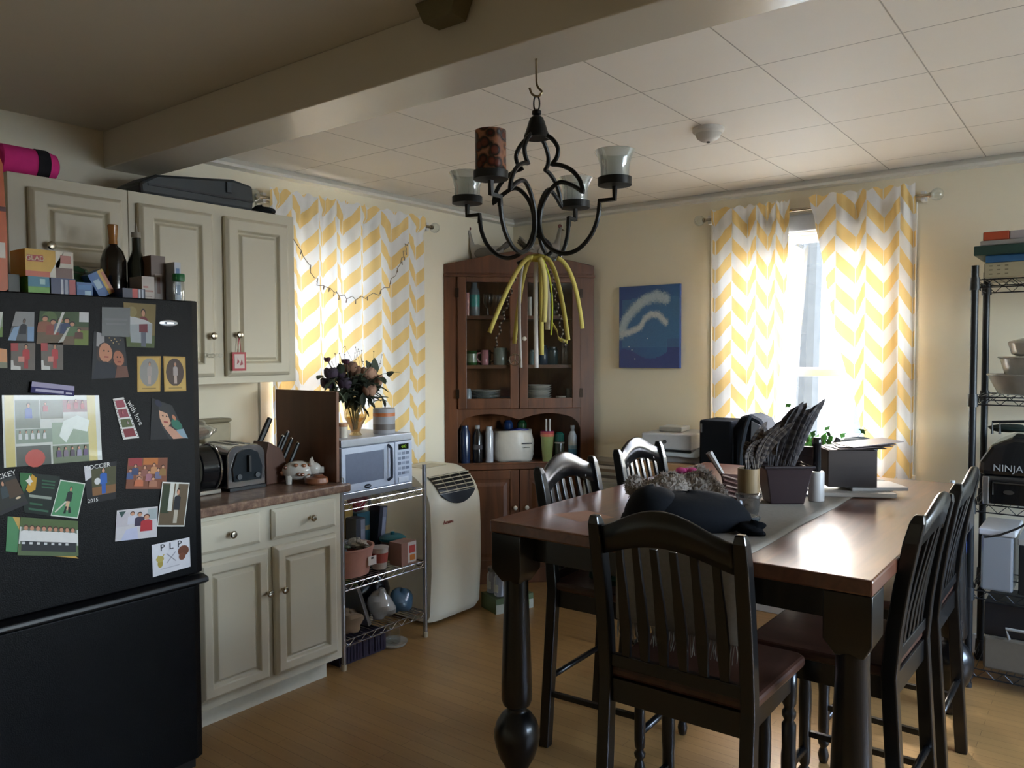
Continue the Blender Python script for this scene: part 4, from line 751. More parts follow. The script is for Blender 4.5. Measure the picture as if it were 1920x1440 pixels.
solo('dish', MB('b4b0a6').lathe([(.06, 0), (.07, .004), (.08, .02), (.076, .02), (.06, .012)], (-3.01, 2.885, 0), 24), 'paint_gloss', 'white dish on the floor under the wire rack', 'dish', smooth=True)
# ================================================================ portable air conditioner
t = thing('air_conditioner', 'cream portable air conditioner between the wire rack and corner cabinet', 'air conditioner', (-3.22, 3.41, 0))
AR, AX, AZ = .215, -3.205, .655
prof = [(-3.42, .02), (-3.03, .02), (-3.0, .06), (-2.985, .3), (-2.985, .5)]+[(AX+AR*math.cos(k*PI/20), AZ+AR*math.sin(k*PI/20)) for k in range(0, 11)]+[(-3.38, .868), (-3.42, .85)]
rows = []
for k in range(17):
    u = k/16*2-1; y = 3.405+u*.215; sh = .03*abs(u)**7; rows.append([(x-sh*(x > -3.2), y, z-.012*abs(u)**7*(z > .6)) for x, z in prof])
MB().grid(rows, close_u=True, cap0=True, cap1=True).build('shell', 'ac_plastic', t, smooth=True, ang=50)
def GP(y, q, h): return V((AX+(AR+h)*math.cos(q), 3.405+y, AZ+(AR+h)*math.sin(q)))
def slabq(mb, y0, y1, q0, q1, h0, h1, k0=0, k1=0, n=6):
    rows = []
    for i in range(n+1):
        f = i/n; q = q0+(q1-q0)*f; e = k0+(k1-k0)*f; rows.append([GP(y0-e, q, h0), GP(y0-e, q, h1), GP(y1+e, q, h1), GP(y1+e, q, h0)])
    return mb.grid(rows, close_u=True, cap0=True, cap1=True)
slabq(MB('0a0a0a'), -.15, .15, .42, .98, .0, .004, 0, .02).build('air_outlet', 'paint_satin', t)
for k in range(5): q = .46+.118*k; w = .152+.0045*k; MB('c9c1a8').tube([GP(-w, q, .008), GP(w, q, .008)], .0034, 6).build('louver', 'paint_satin', t)
for y in (-.085, .0, .085): MB('8d8674').tube([GP(y, .42+.56*i/6, .005) for i in range(7)], .004, 6).build('vane', 'paint_satin', t)
mb = MB('3c4044'); rows = []
for i in range(13):
    f = i/12; yy = -.15+.30*f; lowq = .40-.30*math.sin(PI*f)**.8; rows.append([GP(yy, .405, 0), GP(yy, .405, .008), GP(yy, lowq, .008), GP(yy, lowq-.004, 0)])
mb.grid(rows, close_u=True, cap0=True, cap1=True).build('control_fascia', 'paint_metal', t, smooth=True)
mb = MB('9a2f28').text('Amana', M.Translation(V((-2.9845, 3.30, .585))) @ M(((0, 0, 1, 0), (1, 0, 0, 0), (0, 1, 0, 0), (0, 0, 0, 1))), .03, .001); mb.build('logo', 'paint_satin', t)
for y in (3.23, 3.58): MB('1c1c1c').cyl((-3.1, y, .02), (-3.1, y+.02, .02), .02, n=12).build('caster', 'paint_satin', t, smooth=True); MB('1c1c1c').cyl((-3.36, y, .02), (-3.36, y+.02, .02), .02, n=12).build('caster', 'paint_satin', t, smooth=True)
MB('c4bb9f').bb((-3.3, 3.3, .866), (-3.18, 3.5, .872)).build('top_panel', 'paint_satin', t, bevel=.002)
# ================================================================ corner cabinet
CA = V((-3.492, 3.834, 0)); CR = M.Translation(CA) @ M.Rotation(PI/4, 4, 'Z')
def D(s, d, z): return CR @ V((s, d, z))
t = thing('corner_cabinet', 'reddish wooden corner cabinet with glass doors and an open niche', 'cabinet', CA, PI/4)
def cb(name, mb, parent=t, mat='chest_wood', **k): return mb.build(name, mat, parent, local=True, **k)
cb('back_panel', MB().prism([(.01, .022), (.03, .022), (.5, .49), (.97, .022), (.99, .022), (.99, .03), (.505, .515), (.495, .515), (.01, .03)], 0, 2.1))
for z in (.785, 1.155, 1.435, 1.762, 2.085): cb('shelf', MB().prism([(.035, .022), (.965, .022), (.51, .478), (.49, .478)], z, z+.022))
fr = MB().bb((0, 0, 0), (.084, .022, 2.06)).bb((.906, 0, 0), (1.0, .022, 2.06)).bb((.084, 0, 0), (.906, .022, .10)).bb((.084, 0, .765), (.906, .022, .808))
fr.prism([(0, 2.06), (1, 2.06), (1, 2.115), (.62, 2.195), (.5, 2.212), (.38, 2.195), (0, 2.115)], 0, .022, lambda a, b, h: (a, h, b)).bb((.084, 0, 2.036), (.906, .022, 2.06))
fr.prism([(.084, 1.168), (.084, 1.03), (.105, 1.075)]+[(.105+.37*k/12, 1.10+.035*math.sin(PI*k/12)+.0*k) for k in range(1, 12)]+[(.49, 1.095)]+[(.505+.37*k/12, 1.10+.035*math.sin(PI*k/12)) for k in range(1, 12)]+[(.885, 1.075), (.906, 1.03), (.906, 1.168)], 0, .022, lambda a, b, h: (a, h, b))
cb('face_frame', fr, bevel=.002)
cb('cornice', MB().bb((-.003, -.012, 2.035), (1.003, 0, 2.05)).bb((0, -.008, .80), (1, 0, .812)), bevel=.003)
for a, b in ((.087, .486), (.492, .903)):
    mb = MB(); z0, z1, f = 1.17, 2.034, .056
    for lo, hi in (((a, -.02, z0), (a+f, -.001, z1)), ((b-f, -.02, z0), (b, -.001, z1)), ((a+f, -.02, z0), (b-f, -.001, z0+.068)), ((a+f, -.02, z1-.034), (b-f, -.001, z1))): mb.bb(lo, hi)
    d = cb('glass_door', mb, bevel=.003)
    MB().bb((a+f, -.012, z0+.068), (b-f, -.009, z1-.034)).build('pane', 'cabinet_glass', d, local=True)
    kx = b-.026 if a < .3 else a+.03
    MB('d9d2c4').lathe([(.006, 0), (.006, .01), (.014, .016), (.015, .022), (.01, .028), (.003, .029)], (kx, -.02, 1.63), 16, rx=PI/2).build('knob', 'paint_gloss', d, smooth=True, local=True)
    hx = a-.004 if a < .3 else b+.004
    for hz in (1.27, 1.93): MB('3a3028').bb((hx-.011, -.023, hz-.03), (hx+.011, -.0205, hz+.03)).build('hinge', 'paint_metal', d, local=True)
    mb = MB(); z0, z1, f = .104, .762, .06
    mb.bb((a, -.012, z0), (b, -.001, z1))
    for lo, hi in (((a, -.02, z0), (a+f, -.012, z1)), ((b-f, -.02, z0), (b, -.012, z1)), ((a+f, -.02, z0), (b-f, -.012, z0+f)), ((a+f, -.02, z1-f), (b-f, -.012, z1))): mb.bb(lo, hi)
    a0, a1, b0, b1 = a+f+.02, b-f-.02, z0+f+.02, z1-f-.02
    mb.grid([[(a0, -.012, b0), (a1, -.012, b0), (a1, -.012, b1), (a0, -.012, b1)], [(a0+.025, -.019, b0+.025), (a1-.025, -.019, b0+.025), (a1-.025, -.019, b1-.025), (a0+.025, -.019, b1-.025)]], close_u=True, cap1=True)
    d = cb('lower_door', mb, bevel=.003)
    MB('d9d2c4').lathe([(.006, 0), (.006, .01), (.014, .016), (.015, .022), (.01, .028), (.003, .029)], (b-.028 if a < .3 else a+.044, -.02, .513), 16, rx=PI/2).build('knob', 'paint_gloss', d, smooth=True, local=True)
# things behind the glass
GC = 'dishes in the corner cabinet'
def put(name, label, s, d, z, prof, c, cat, mat='paint_gloss', bands=(), n=20, cap=None, group=GC):
    p = D(s, d, z); return bottle(name, label, (p.x, p.y), p.z, prof, c, mat, cap, group, cat, bands, n)
Z3, Z2, Z1, ZN = 1.7845, 1.4575, 1.1775, .8075
put('bottle', 'grey bottle with a teal heart patch on the top cabinet shelf', .205, .09, Z3, [(.034, 0), (.036, .005), (.036, .16), (.022, .19), (.02, .22), (.022, .222)], '6d7a80', 'bottle', bands=[(.06, .14, .0364, '3f9a92')])
put('tumbler', 'slim pink tumbler beside the grey bottle on the top cabinet shelf', .155, .05, Z3, [(.014, 0), (.015, .15)], 'c98a80', 'tumbler')
for i, (s, d) in enumerate(((.30, .12), (.345, .2), (.40, .16))): put('goblet', 'clear stemmed goblet on the top left cabinet shelf', s, d, Z3, [(.03, 0), (.028, .004), (.005, .012), (.005, .05), (.022, .065), (.034, .1), (.036, .14), (.033, .15)], 'cccccc', 'glass', 'clear_glass')
put('candle', 'pair-height white cylinder just right of the middle door frame', .575, .06, Z3, [(.014, 0), (.014, .125)], 'c9c4b8', 'candle')
put('glass_cup', 'blue glass cup at the top right cabinet shelf', .715, .16, Z3, [(.035, 0), (.04, .16), (.037, .162)], '26406a', 'cup')
for i, (s, d) in enumerate(((.70, .06), (.75, .09), (.80, .07), (.77, .18))): put('wine_glass', 'small clear glass on the top right cabinet shelf', s, d, Z3, [(.028, 0), (.026, .004), (.005, .01), (.005, .04), (.024, .055), (.03, .09)], 'cccccc', 'glass', 'clear_glass')
def mug(label, s, d, z, r, h, c, band=None, side=1):
    p = D(s, d, z); tt = thing('mug', label, 'mug', p, PI/4, GC); mb = MB(c).lathe([(r*.9, 0), (r, .006), (r, h), (r-.004, h), (r-.006, .01)], (0, 0, 0), 22)
    if band: mb.col(band).lathe([(r+.0005, h*.2), (r+.0005, h*.8)], (0, 0, 0), 22, caps=False)
    mb.build('cup', 'paint_gloss', tt, local=True, smooth=True)
    MB(c).tube([(side*(r-.003), 0, h*.82), (side*(r+.022), 0, h*.78), (side*(r+.028), 0, h*.5), (side*(r+.018), 0, h*.25), (side*(r-.003), 0, h*.2)], .005, 8).build('handle', 'paint_gloss', tt, local=True, smooth=True)
mug('green and pale mug at the left of the middle cabinet shelf', .185, .08, Z2, .037, .095, '2a5a2c', '8a9a80')
mug('black mug with a pink patch on the middle cabinet shelf', .28, .12, Z2, .04, .1, '14161c', None); mug('dark pink-patterned mug at the back of the middle cabinet shelf', .27, .06, Z2, .026, .1, 'a8707a', None, -1)
mug('large grey green mug near the middle door frame', .375, .07, Z2, .047, .115, '76807a')
for s, d, r, h, c, l, m in ((.60, .06, .032, .1, '6d8a96', 'pale blue glass jar right of the middle door frame', 'paint_gloss'), (.67, .10, .035, .13, '123048', 'deep blue jar on the middle right cabinet shelf', 'paint_gloss'), (.74, .12, .04, .12, '16343c', 'dark teal jar on the middle right cabinet shelf', 'paint_gloss'), (.81, .06, .022, .18, 'cccccc', 'tall clear glass on the middle right cabinet shelf', 'clear_glass')):
    put('jar', l, s, d, Z2, [(r*.9, 0), (r, .008), (r, h*.8), (r*.75, h*.9), (r*.75, h)], c, 'jar', m)
for k in range(6):
    put('plate', ('pale plate in the left stack, lowest shelf behind glass', 'white topmost plate of the left stack behind glass')[k == 5], .28, .13, Z1+.055+.0085*k, [(.06, 0), (.07, .002), (.105, .012), (.105, .014), (.07, .005)], ['8a9494', '9aa09e', '7d8888'][k % 3] if k < 5 else 'c9ccc8', 'plate')
put('serving_bowl', 'grey green bowl under the left plate stack behind glass', .28, .13, Z1, [(.05, 0), (.06, .004), (.095, .05), (.093, .052)], '66706e', 'bowl')
put('bowl', 'grey glass bowl right of the left plate stack', .42, .1, Z1, [(.035, 0), (.05, .07), (.047, .07)], '5d6664', 'bowl')
put('pitcher', 'pale grey jug at the left edge of the lowest glazed shelf', .155, .045, Z1, [(.022, 0), (.024, .1), (.018, .125)], '8d969c', 'jug')
for k in range(8): put('bowl', 'white bowl in the right stack behind glass', .645, .12, Z1+.016*k, [(.045, 0), (.05, .003), (.088, .03), (.086, .031), (.05, .01)], 'd4d0c8' if k % 3 else 'b9b6ae', 'bowl')
put('teacup', 'pale small cup at the right of the lowest glazed shelf', .785, .06, Z1, [(.02, 0), (.034, .05), (.036, .07), (.034, .07)], 'b0a298', 'cup'); put('pitcher', 'dark grey jug at the right edge of the lowest glazed shelf', .845, .045, Z1, [(.02, 0), (.03, .03), (.026, .1), (.03, .12)], '4a4c4c', 'jug')
# open niche
GN = 'bottles in the open niche'
put('water_bottle', 'navy blue bottle at the far left of the niche', .135, .055, ZN, [(.032, 0), (.034, .2), (.024, .225), (.022, .25)], '1e2c48', 'bottle', group=GN)
put('water_bottle', 'black bottle with white lettering marks and steel cap in the niche', .218, .06, ZN, [(.033, 0), (.034, .18), (.018, .215), (.016, .225)], '100d10', 'bottle', bands=[(.09, .12, .0342, '4a464a')], cap=('8d8d90', [(.017, .226), (.017, .25)]), group=GN)
put('water_bottle', 'white slim bottle between the black bottle and the white bag', .298, .07, ZN, [(.027, 0), (.028, .2), (.022, .215), (.022, .24)], 'a8a8ac', 'bottle', group=GN)
t = thing('paper_plate_pack', 'round white bag of stacked paper goods in the middle of the niche', 'pack', D(.467, .14, ZN), PI/4)
mb = MB('c9c2b6'); rows = []
for k in range(14):
    z = .205*k/13; r = .118+.014*math.sin(PI*k/13)+.003*(k % 2); rows.append([(r*1.08*math.cos(a)*(1+.02*math.sin(5*a+k)), r*.8*math.sin(a), z+.006*math.sin(3*a)) for a in [2*PI*j/28 for j in range(28)]])
mb.grid(rows, close_u=True, cap0=True, cap1=True); mb.build('bag', 'paint_satin', t, local=True, smooth=True)
MB('2a2f66').lump((.04, -.01, .205), (.06, .03, .014), .2, seed=3).build('tie', 'paint_satin', t, local=True, smooth=True)
mb = MB('23242c').bb((.05, -.109, .12), (.115, -.104, .128)); mb.col('5a605a').bb((.06, -.1085, .095), (.1, -.104, .1)); mb.build('label', 'paint_satin', t, local=True)
put('tumbler', 'lime green tumbler with a pink rim and two straws in the niche', .69, .06, ZN, [(.032, 0), (.046, .185)], '8f9a62', 'tumbler', bands=[(.186, .2, .048, 'b04a50'), (.168, .186, .0475, 'c4725a')], cap=('7d2a50', [(.047, .2), (.044, .206)]), group=GN)
for k, s in enumerate((.683, .707)): p = D(s, .06, ZN+.15); solo('straw', MB('b9b4ae').cyl(p, p+V((0, 0, .135)), .0075, n=10), 'paint_gloss', ('left', 'right')[k]+' of the two pale straws in the lime green tumbler', 'straw', smooth=True)
put('water_bottle', 'dark bottle with a teal lid beside the lime tumbler', .775, .07, ZN, [(.034, 0), (.035, .125), (.033, .13)], '2c3630', 'bottle', bands=[(.118, .128, .0355, '8a8d88')], cap=('1a5a50', [(.034, .13), (.034, .18), (.02, .195)]), group=GN)
put('water_bottle', 'white to blue ombre bottle with steel cap at the niche right', .862, .052, ZN, [(.03, 0), (.031, .06), (.031, .165), (.02, .19), (.016, .2)], 'b4bcc4', 'bottle', bands=[(.002, .05, .0313, '225a86'), (.05, .08, .0313, '4a80a8'), (.08, .105, .0313, '86a8c0')], cap=('8d8f92', [(.013, .2), (.013, .215), (.016, .22), (.015, .24)]), group=GN)
put('water_bottle', 'blue bottle at the back of the niche behind the white bag', .455, .30, ZN, [(.035, 0), (.035, .24), (.02, .26)], '20365e', 'bottle', group=GN)
put('water_bottle', 'green bottle at the back of the niche behind the white bag', .55, .28, ZN, [(.035, 0), (.035, .24), (.02, .26)], '1e4a2c', 'bottle', group=GN)
# on top of the cabinet : two hens and a dark dish
def hen(label, s, d, ang, sc, c1, c2):
    p = D(s, d, 2.1075); tt = thing('hen_figurine', label, 'figurine', p, ang); m = MB(c1)
    rows = []
    path = [(-.15, .115, .012, .03), (-.12, .105, .035, .05), (-.06, .095, .06, .062), (.0, .095, .066, .066), (.05, .115, .055, .058), (.075, .155, .036, .04), (.085, .2, .024, .026), (.092, .235, .02, .022), (.10, .262, .022, .022), (.108, .278, .012, .01)]
    for x, z, w, h in path: rows.append([(x*sc+(-.35*h*math.sin(a)*sc if x > .04 else 0), w*math.cos(a)*sc, (z+h*math.sin(a)*(.4 if x > .07 else 1))*sc) for a in [2*PI*k/18 for k in range(18)]])
    m.grid(rows, close_u=True, cap0=True, cap1=True); m.build('body', 'paint_satin', tt, local=True, smooth=True)
    mb = MB(c2)
    for k in range(-3, 4): mb.tube([(-.10*sc, .008*k*sc, .11*sc), (-.17*sc, .012*k*sc, (.17-.006*abs(k))*sc), (-.2*sc, .014*k*sc, (.2-.01*abs(k))*sc)], [.012*sc, .01*sc, .003*sc], 6)
    mb.build('tail', 'paint_satin', tt, local=True, smooth=True)
    for q in (-1, 1):
        w = MB(c2).ball((-.03*sc, q*.06*sc, .1*sc), (.075*sc, .012*sc, .042*sc), 14).build('wing', 'paint_satin', tt, local=True, smooth=True)
        l = MB('4a443c').tube([(.01*sc, q*.025*sc, .05*sc), (.015*sc, q*.025*sc, .004)], .005*sc, 6).tube([(-.015*sc, q*.025*sc, .003), (.05*sc, q*.025*sc, .003)], .004*sc, 6).build('foot', 'paint_satin', tt, local=True, smooth=True)
    MB('7a4238').ball((.10*sc, 0, .285*sc), (.016*sc, .004*sc, .014*sc), 10).build('comb', 'paint_satin', tt, local=True, smooth=True)
    MB('6d6048').tube([(.115*sc, 0, .265*sc), (.14*sc, 0, .258*sc)], [.006*sc, .001], 8).build('beak', 'paint_satin', tt, local=True, smooth=True)
hen('grey and white hen figurine at the left on the corner cabinet', .27, .165, PI/4+2.75, .95, 'a39c92', '6a655c')
hen('pale hen figurine at the right on the corner cabinet', .71, .17, PI/4+.35, 1.05, '9a948c', '8d877c')
t = thing('bucket', 'small black tilted bucket beside the left hen on the corner cabinet', 'bucket', D(.51, .10, 2.1075), PI/4)
MB('1c1e1a').lathe([(.03, .0), (.045, .075), (.042, .075), (.028, .006)], (0, 0, .022), 18, caps=False, ry=-.6).build('pail', 'paint_metal', t, local=True, smooth=True, solidify=.002)
MB('15161a').tube([(-.05, .04, .07), (-.09, .0, .1), (-.05, -.04, .07)], .003, 6).build('handle', 'paint_metal', t, local=True)
# ================================================================ curtains
def curtain_set(label_rod, axis, w, u0, u1, zr, sgn):
    # rod along the wall ; axis 'y' -> rod runs in y at x=w ; sgn = direction into the room
    def Pp(u, d, z): return (w+sgn*d, u, z) if axis == 'y' else (u, w+sgn*d, z)
    tt = thing('curtain_rod', label_rod, 'curtain rod', Pp((u0+u1)/2, 0, zr))
    MB().cyl(Pp(u0, .0, zr), Pp(u1, .0, zr), .009, n=12).build('rod', 'nickel', tt, smooth=True)
    for u in (u0, u1):
        f = MB().ball(Pp(u+(-.03 if u == u0 else .03), 0, zr), .032, 18).build('finial', 'clear_glass', tt, smooth=True)
        MB().cyl(Pp(u-.006, 0, zr), Pp(u+.006, 0, zr), .014, n=12).build('collar', 'nickel', f, smooth=True)
    for u in (u0+.035, u1-.035): MB('d8d6d2').box(Pp(u, -.055*1, zr), (.11, .02, .05) if axis == 'y' else (.02, .11, .05)).build('bracket', 'paint_satin', tt)
    return Pp
def curtain(label, Pp, edges, zt, zb, zr, bounds, k0, amp, seed, vs=1, vo=0, group=None):
    # bounds: places along the wall where the cloth creases; each column between two creases is .13 m of cloth
    rnd = random.Random(seed); nz = 46; rows = []; uvs = []
    ku = [(u, k0+i) for i, u in enumerate(bounds)]; am = [rnd.uniform(.7, 1.3) for _ in range(len(bounds)+6)]
    def cloth(u):
        if u <= ku[0][0]: return ku[0][1]-(ku[0][0]-u)/.1
        for (a, ka), (b, kb) in zip(ku, ku[1:]):
            if u <= b: return ka+(u-a)/(b-a)
        return ku[-1][1]+(u-ku[-1][0])/.1
    lo = min(edges(zt)[0], edges(zb)[0]); hi = max(edges(zt)[1], edges(zb)[1]); us = []
    allb = [lo]+[u for u in bounds if lo+.008 < u < hi-.008]+[hi]
    for a, b in zip(allb, allb[1:]): us += [a+(b-a)*j/8 for j in range(8)]
    us.append(hi)
    for i in range(nz+1):
        z = zt+(zb-zt)*i/nz; a, b = edges(z); row = []; ru = []
        for u in us:
            uu = min(max(u, a+(u-lo)*.04), b-(hi-u)*.04); c = cloth(uu); ci = int(math.floor(c)); f = c-ci
            d = amp*math.cos(PI*c)*(am[ci+3]*(1-f)+am[ci+4]*f)+.004*math.sin(c*9+z*3)
            g = 1 if z < zr-.12 else .6+.4*(zr-z)/.12 if z < zr else .6
            d = d*g*1.0
            if z > zr-.1: d += .006*math.sin(c*11+seed)
            if z > zr-.035: d = .017+.3*d
            row.append(Pp(uu, d+.006, z+(.008*math.sin(c*7+seed) if i == 0 else 0))); ru.append((c*.13, z*vs+vo))
        rows.append(row); uvs.append(ru)
    mb = MB().grid(rows, uvf=lambda i, j: uvs[i][j])
    return solo('curtain', mb, 'chevron_cloth', label, 'curtain', group, smooth=True, ang=60)
Pp = curtain_set('metal curtain rod with glass ball finials over the left wall window', 'y', -3.43, 2.40, 3.655, 2.325, 1)
curtain('wide gathered yellow and white chevron curtain covering the left wall window', Pp, lambda z: (2.445, 3.58), 2.375, .83, 2.325, [2.46, 2.51, 2.58, 2.663, 2.749, 2.8, 2.875, 2.951, 3.046, 3.1, 3.203, 3.32, 3.425, 3.532], -2, .022, 5, 1, .017)
mb = MB('8a7a6a'); pts = smoothpts([(-3.37, 2.50, 2.19), (-3.38, 2.638, 2.041), (-3.38, 2.723, 1.909), (-3.38, 2.80, 1.885), (-3.38, 2.886, 1.857), (-3.38, 3.02, 1.847), (-3.38, 3.205, 1.912), (-3.38, 3.314, 2.043), (-3.38, 3.36, 2.12), (-3.39, 3.40, 2.2)], 6)
pts = [p+V((0, .012*math.sin(i*1.9), .012*math.cos(i*2.3))) for i, p in enumerate(pts)]; mb.tube(pts, .0022, 5)
for i in range(2, len(pts)-2, 3): a = i*2.1; mb.tube([pts[i], pts[i]+V((.006, .022*math.cos(a), .022*math.sin(a)))], [.002, .0035], 5)
solo('light_string', mb, 'paint_satin', 'string of tiny unlit lights draped across the left chevron curtain', 'string lights')
Pp = curtain_set('metal curtain rod with glass ball finials over the right window', 'x', 4.523, -2.00, -.775, 2.332, -1)
def lerp(tab, z):
    for (z0, v0), (z1, v1) in zip(tab, tab[1:]):
        if z <= z0 and z >= z1: return v0+(v1-v0)*(z0-z)/(z0-z1)
    return tab[0][1] if z > tab[0][0] else tab[-1][1]
curtain('left chevron curtain panel of the right window, hanging straight', Pp, lambda z: (-1.945, lerp([(2.4, -1.475), (1.9, -1.50), (1.4, -1.535), (.9, -1.57)], z)), 2.385, .86, 2.332, [-1.93, -1.815, -1.736, -1.671, -1.614, -1.557, -1.52, -1.471], 1, .020, 9, .959, .017)
curtain('right chevron curtain panel, its inner edge swept aside toward the wall', Pp, lambda z: (lerp([(2.4, -1.375), (2.2, -1.34), (1.86, -1.27), (1.6, -1.215), (1.35, -1.155), (1.15, -1.10), (.86, -1.03)], z), -.842), 2.395, .86, 2.332, [-1.334, -1.23, -1.135, -1.074, -.994, -.91, -.853], 1, .022, 14, .959, -.0234)
MB('c9ccd0')
solo('roller_shade', MB('b9bec6').bb((-1.83, YB-.045, 2.215), (-.99, YB-.02, 2.31)), 'paint_satin', 'pale roller shade pulled up at the top of the right window', 'shade', bevel=.008)
# ================================================================ painting and smoke detector
mb = MB('2f4a86').bb((-2.606, 4.563, 1.437), (-2.176, 4.587, 1.965)); nx, nz = 56, 68; rnd = random.Random(6)
def seg(p, pts):
    best = 9
    for a, b in zip(pts, pts[1:]):
        dx, dy = b[0]-a[0], b[1]-a[1]; tt = max(0, min(1, ((p[0]-a[0])*dx+(p[1]-a[1])*dy)/(dx*dx+dy*dy))); best = min(best, math.hypot(p[0]-a[0]-dx*tt, p[1]-a[1]-dy*tt))
    return best
A1 = [(.03, .42), (.1, .58), (.25, .72), (.42, .82), (.62, .87), (.78, .83)]; A2 = [(.05, .42), (.2, .44), (.36, .5), (.44, .6), (.54, .65), (.66, .64), (.78, .55)]
def mixc(a, b, k): k = max(0, min(1, k)); return tuple(x+(y-x)*k for x, y in zip(a, b))
def C3(h): return lin(h)[:3]
def paintc(u, v):
    c = mixc(C3('34508c'), C3('3f74a2'), u*.8+.2*math.sin(v*4)); 
    if v < .17+.06*math.sin(u*7+1) or (u > .8 and v < .36): c = C3('3b4a86')
    d = seg((u, v), A1); e = seg((u, v), A2)
    inside = u > .05 and v < .86-.1*(u-.6)**2 and v > .25 and d > .0
    if inside and v > .25: c = mixc(c, C3('4a7ca6'), .55)
    c = mixc(C3('b4c6cc'), c, (d-.035)/.05+rnd.uniform(-.25, .25)); c = mixc(C3('c4cccc'), c, (e-.018)/.035+rnd.uniform(-.25, .25))
    return mixc(c, C3('2c3c78'), rnd.uniform(0, .12))
for i in range(nx):
    for j in range(nz):
        u0, u1, v0, v1 = i/nx, (i+1)/nx, j/nz, (j+1)/nz; mb.c = tuple(paintc((u0+u1)/2, (v0+v1)/2))+(1,)
        mb.face([(-2.606+.43*a, 4.5624, 1.437+.528*b) for a, b in ((u0, v0), (u1, v0), (u1, v1), (u0, v1))])
mb.col('c9d4da')
for u, v in ((.48, .36), (.22, .22), (.27, .11), (.17, .26)): mb.ball((-2.606+.43*u, 4.562, 1.437+.528*v), (.004, .001, .004), 8)
solo('painting', mb, 'paint_satin', 'unframed blue canvas painting of a curling pale wave on the back wall', 'painting')
t = thing('smoke_detector', 'round white smoke detector on the tiled ceiling', 'smoke detector', (-1.42, 3.25, 2.44))
mb = MB('cfcac2').lathe([(.066, 0), (.066, -.016), (.058, -.024)], (-1.42, 3.25, 2.4995), 28); mb.build('base', 'paint_satin', t, smooth=True)
MB('c4bfb6').lathe([(.055, -.024), (.048, -.042), (.03, -.055), (.012, -.058)], (-1.42, 3.25, 2.4995), 28).build('cover', 'paint_satin', t, smooth=True)
MB('3a3a3a').lathe([(.007, -.057), (.007, -.063)], (-1.42, 3.25, 2.4995), 12).build('sensor', 'paint_satin', t)
solo('ceiling_box', MB('6d6448').prism([(-1.56, 0), (-1.40, 0), (-1.43, -.06), (-1.53, -.06)][::-1], 1.60, 1.668, lambda a, b, h: (a, h, 2.499+b)), 'paint_matte', 'small tan box mounted where the beam meets the shaded near ceiling', 'fixture', bevel=.004)
# ================================================================ chandelier
CX, CY = -1.28, 1.787
t = thing('chandelier', 'black wrought iron chandelier with four candle cups hanging from the beam', 'chandelier', (CX, CY, 1.80))
MB('7a6a50').tube(smoothpts([(CX, CY, 2.345), (CX, CY, 2.28), (CX+.004, CY+.003, 2.262), (CX+.012, CY+.008, 2.25), (CX+.003, CY+.002, 2.238), (CX-.010, CY-.007, 2.245), (CX-.016, CY-.011, 2.262)], 4), .0032, 8).build('hook', 'paint_metal', t, smooth=True)
MB().tube([(CX+.008*math.cos(a)*.813, CY+.008*math.cos(a)*.58, 2.219+.022*math.sin(a)) for a in [2*PI*k/18 for k in range(18)]], .0022, 6, True).build('chain_link', 'iron', t, smooth=True)
MB().lathe([(.006, .063), (.013, .058), (.013, .05), (.008, .046), (.018, .04), (.022, .03), (.03, .004), (.036, -.01), (.036, -.016), (.005, -.016)], (CX, CY, 2.14), 24).build('cap', 'iron', t, smooth=True)
pr = [(.030, 2.130), (.052, 2.112), (.066, 2.088), (.062, 2.064), (.047, 2.048)]
pr2 = [(.047, 2.048), (.075, 2.042), (.108, 2.024), (.132, 1.995), (.142, 1.962)]
pr3 = [(.142, 1.962), (.11, 1.964), (.07, 1.957), (.038, 1.935), (.017, 1.90), (.009, 1.862), (.012, 1.828), (.028, 1.795), (.058, 1.772), (.093, 1.764), (.13, 1.775), (.163, 1.805), (.182, 1.842), (.189, 1.877)]
def shift(p, dz=.06): return [(r, z+dz) for r, z in p]
pr3 = [(.142, 1.962)]+[(r, z+.04) for r, z in pr3[1:]]
pr3[1] = (.108, 1.985)
for k, az in enumerate((6, 96, 186, 276)):
    a = math.radians(az); c, s = math.cos(a), math.sin(a)
    def Q(p): return [V((CX+r*c, CY+r*s, z)) for r, z in p]
    path = smoothpts(Q(pr), 5)[:-1]+smoothpts(Q(pr2), 5)[:-1]+smoothpts(Q(pr3), 5)
    arm = MB().tube(path, .0062, 8).tube(Q([(.189, 1.91), (.19, 1.935), (.233, 1.935), (.233, 1.972)]), .0062, sq=True).build('arm', 'iron', t, smooth=True)
    MB().lathe([(.01, 0), (.044, .002), (.044, .022), (.04, .022), (.04, .006)], (CX+.233*c, CY+.233*s, 1.968), 24).build('cup_holder', 'iron', arm, smooth=True)
    if k == 3: MB().lathe([(.039, .0), (.039, .115), (.036, .115), (.036, .004)], (CX+.233*c, CY+.233*s, 1.975), 26).build('candle_shade', 'leopard', arm, smooth=True)
    else: MB().lathe([(.034, 0), (.037, .02), (.037, .04), (.043, .065), (.053, .083), (.05, .083), (.039, .062), (.034, .04), (.034, .004)], (CX+.233*c, CY+.233*s, 1.976), 26, caps=False).build('glass_cup', 'cup_glass', arm, smooth=True)
R_ = V((.813, .582, 0)); C_ = V((.582, -.813, 0))
MB().tube(smoothpts([V((CX, CY, 1.86)), V((CX, CY, 1.86))+R_*.03+V((0, 0, -.02)), V((CX, CY, 1.815))+R_*.04, V((CX, CY, 1.80))+R_*.015, V((CX, CY, 1.797))-R_*.02, V((CX, CY, 1.782))-R_*.055], 6), .0058, 8).build('bottom_scroll', 'iron', t, smooth=True)
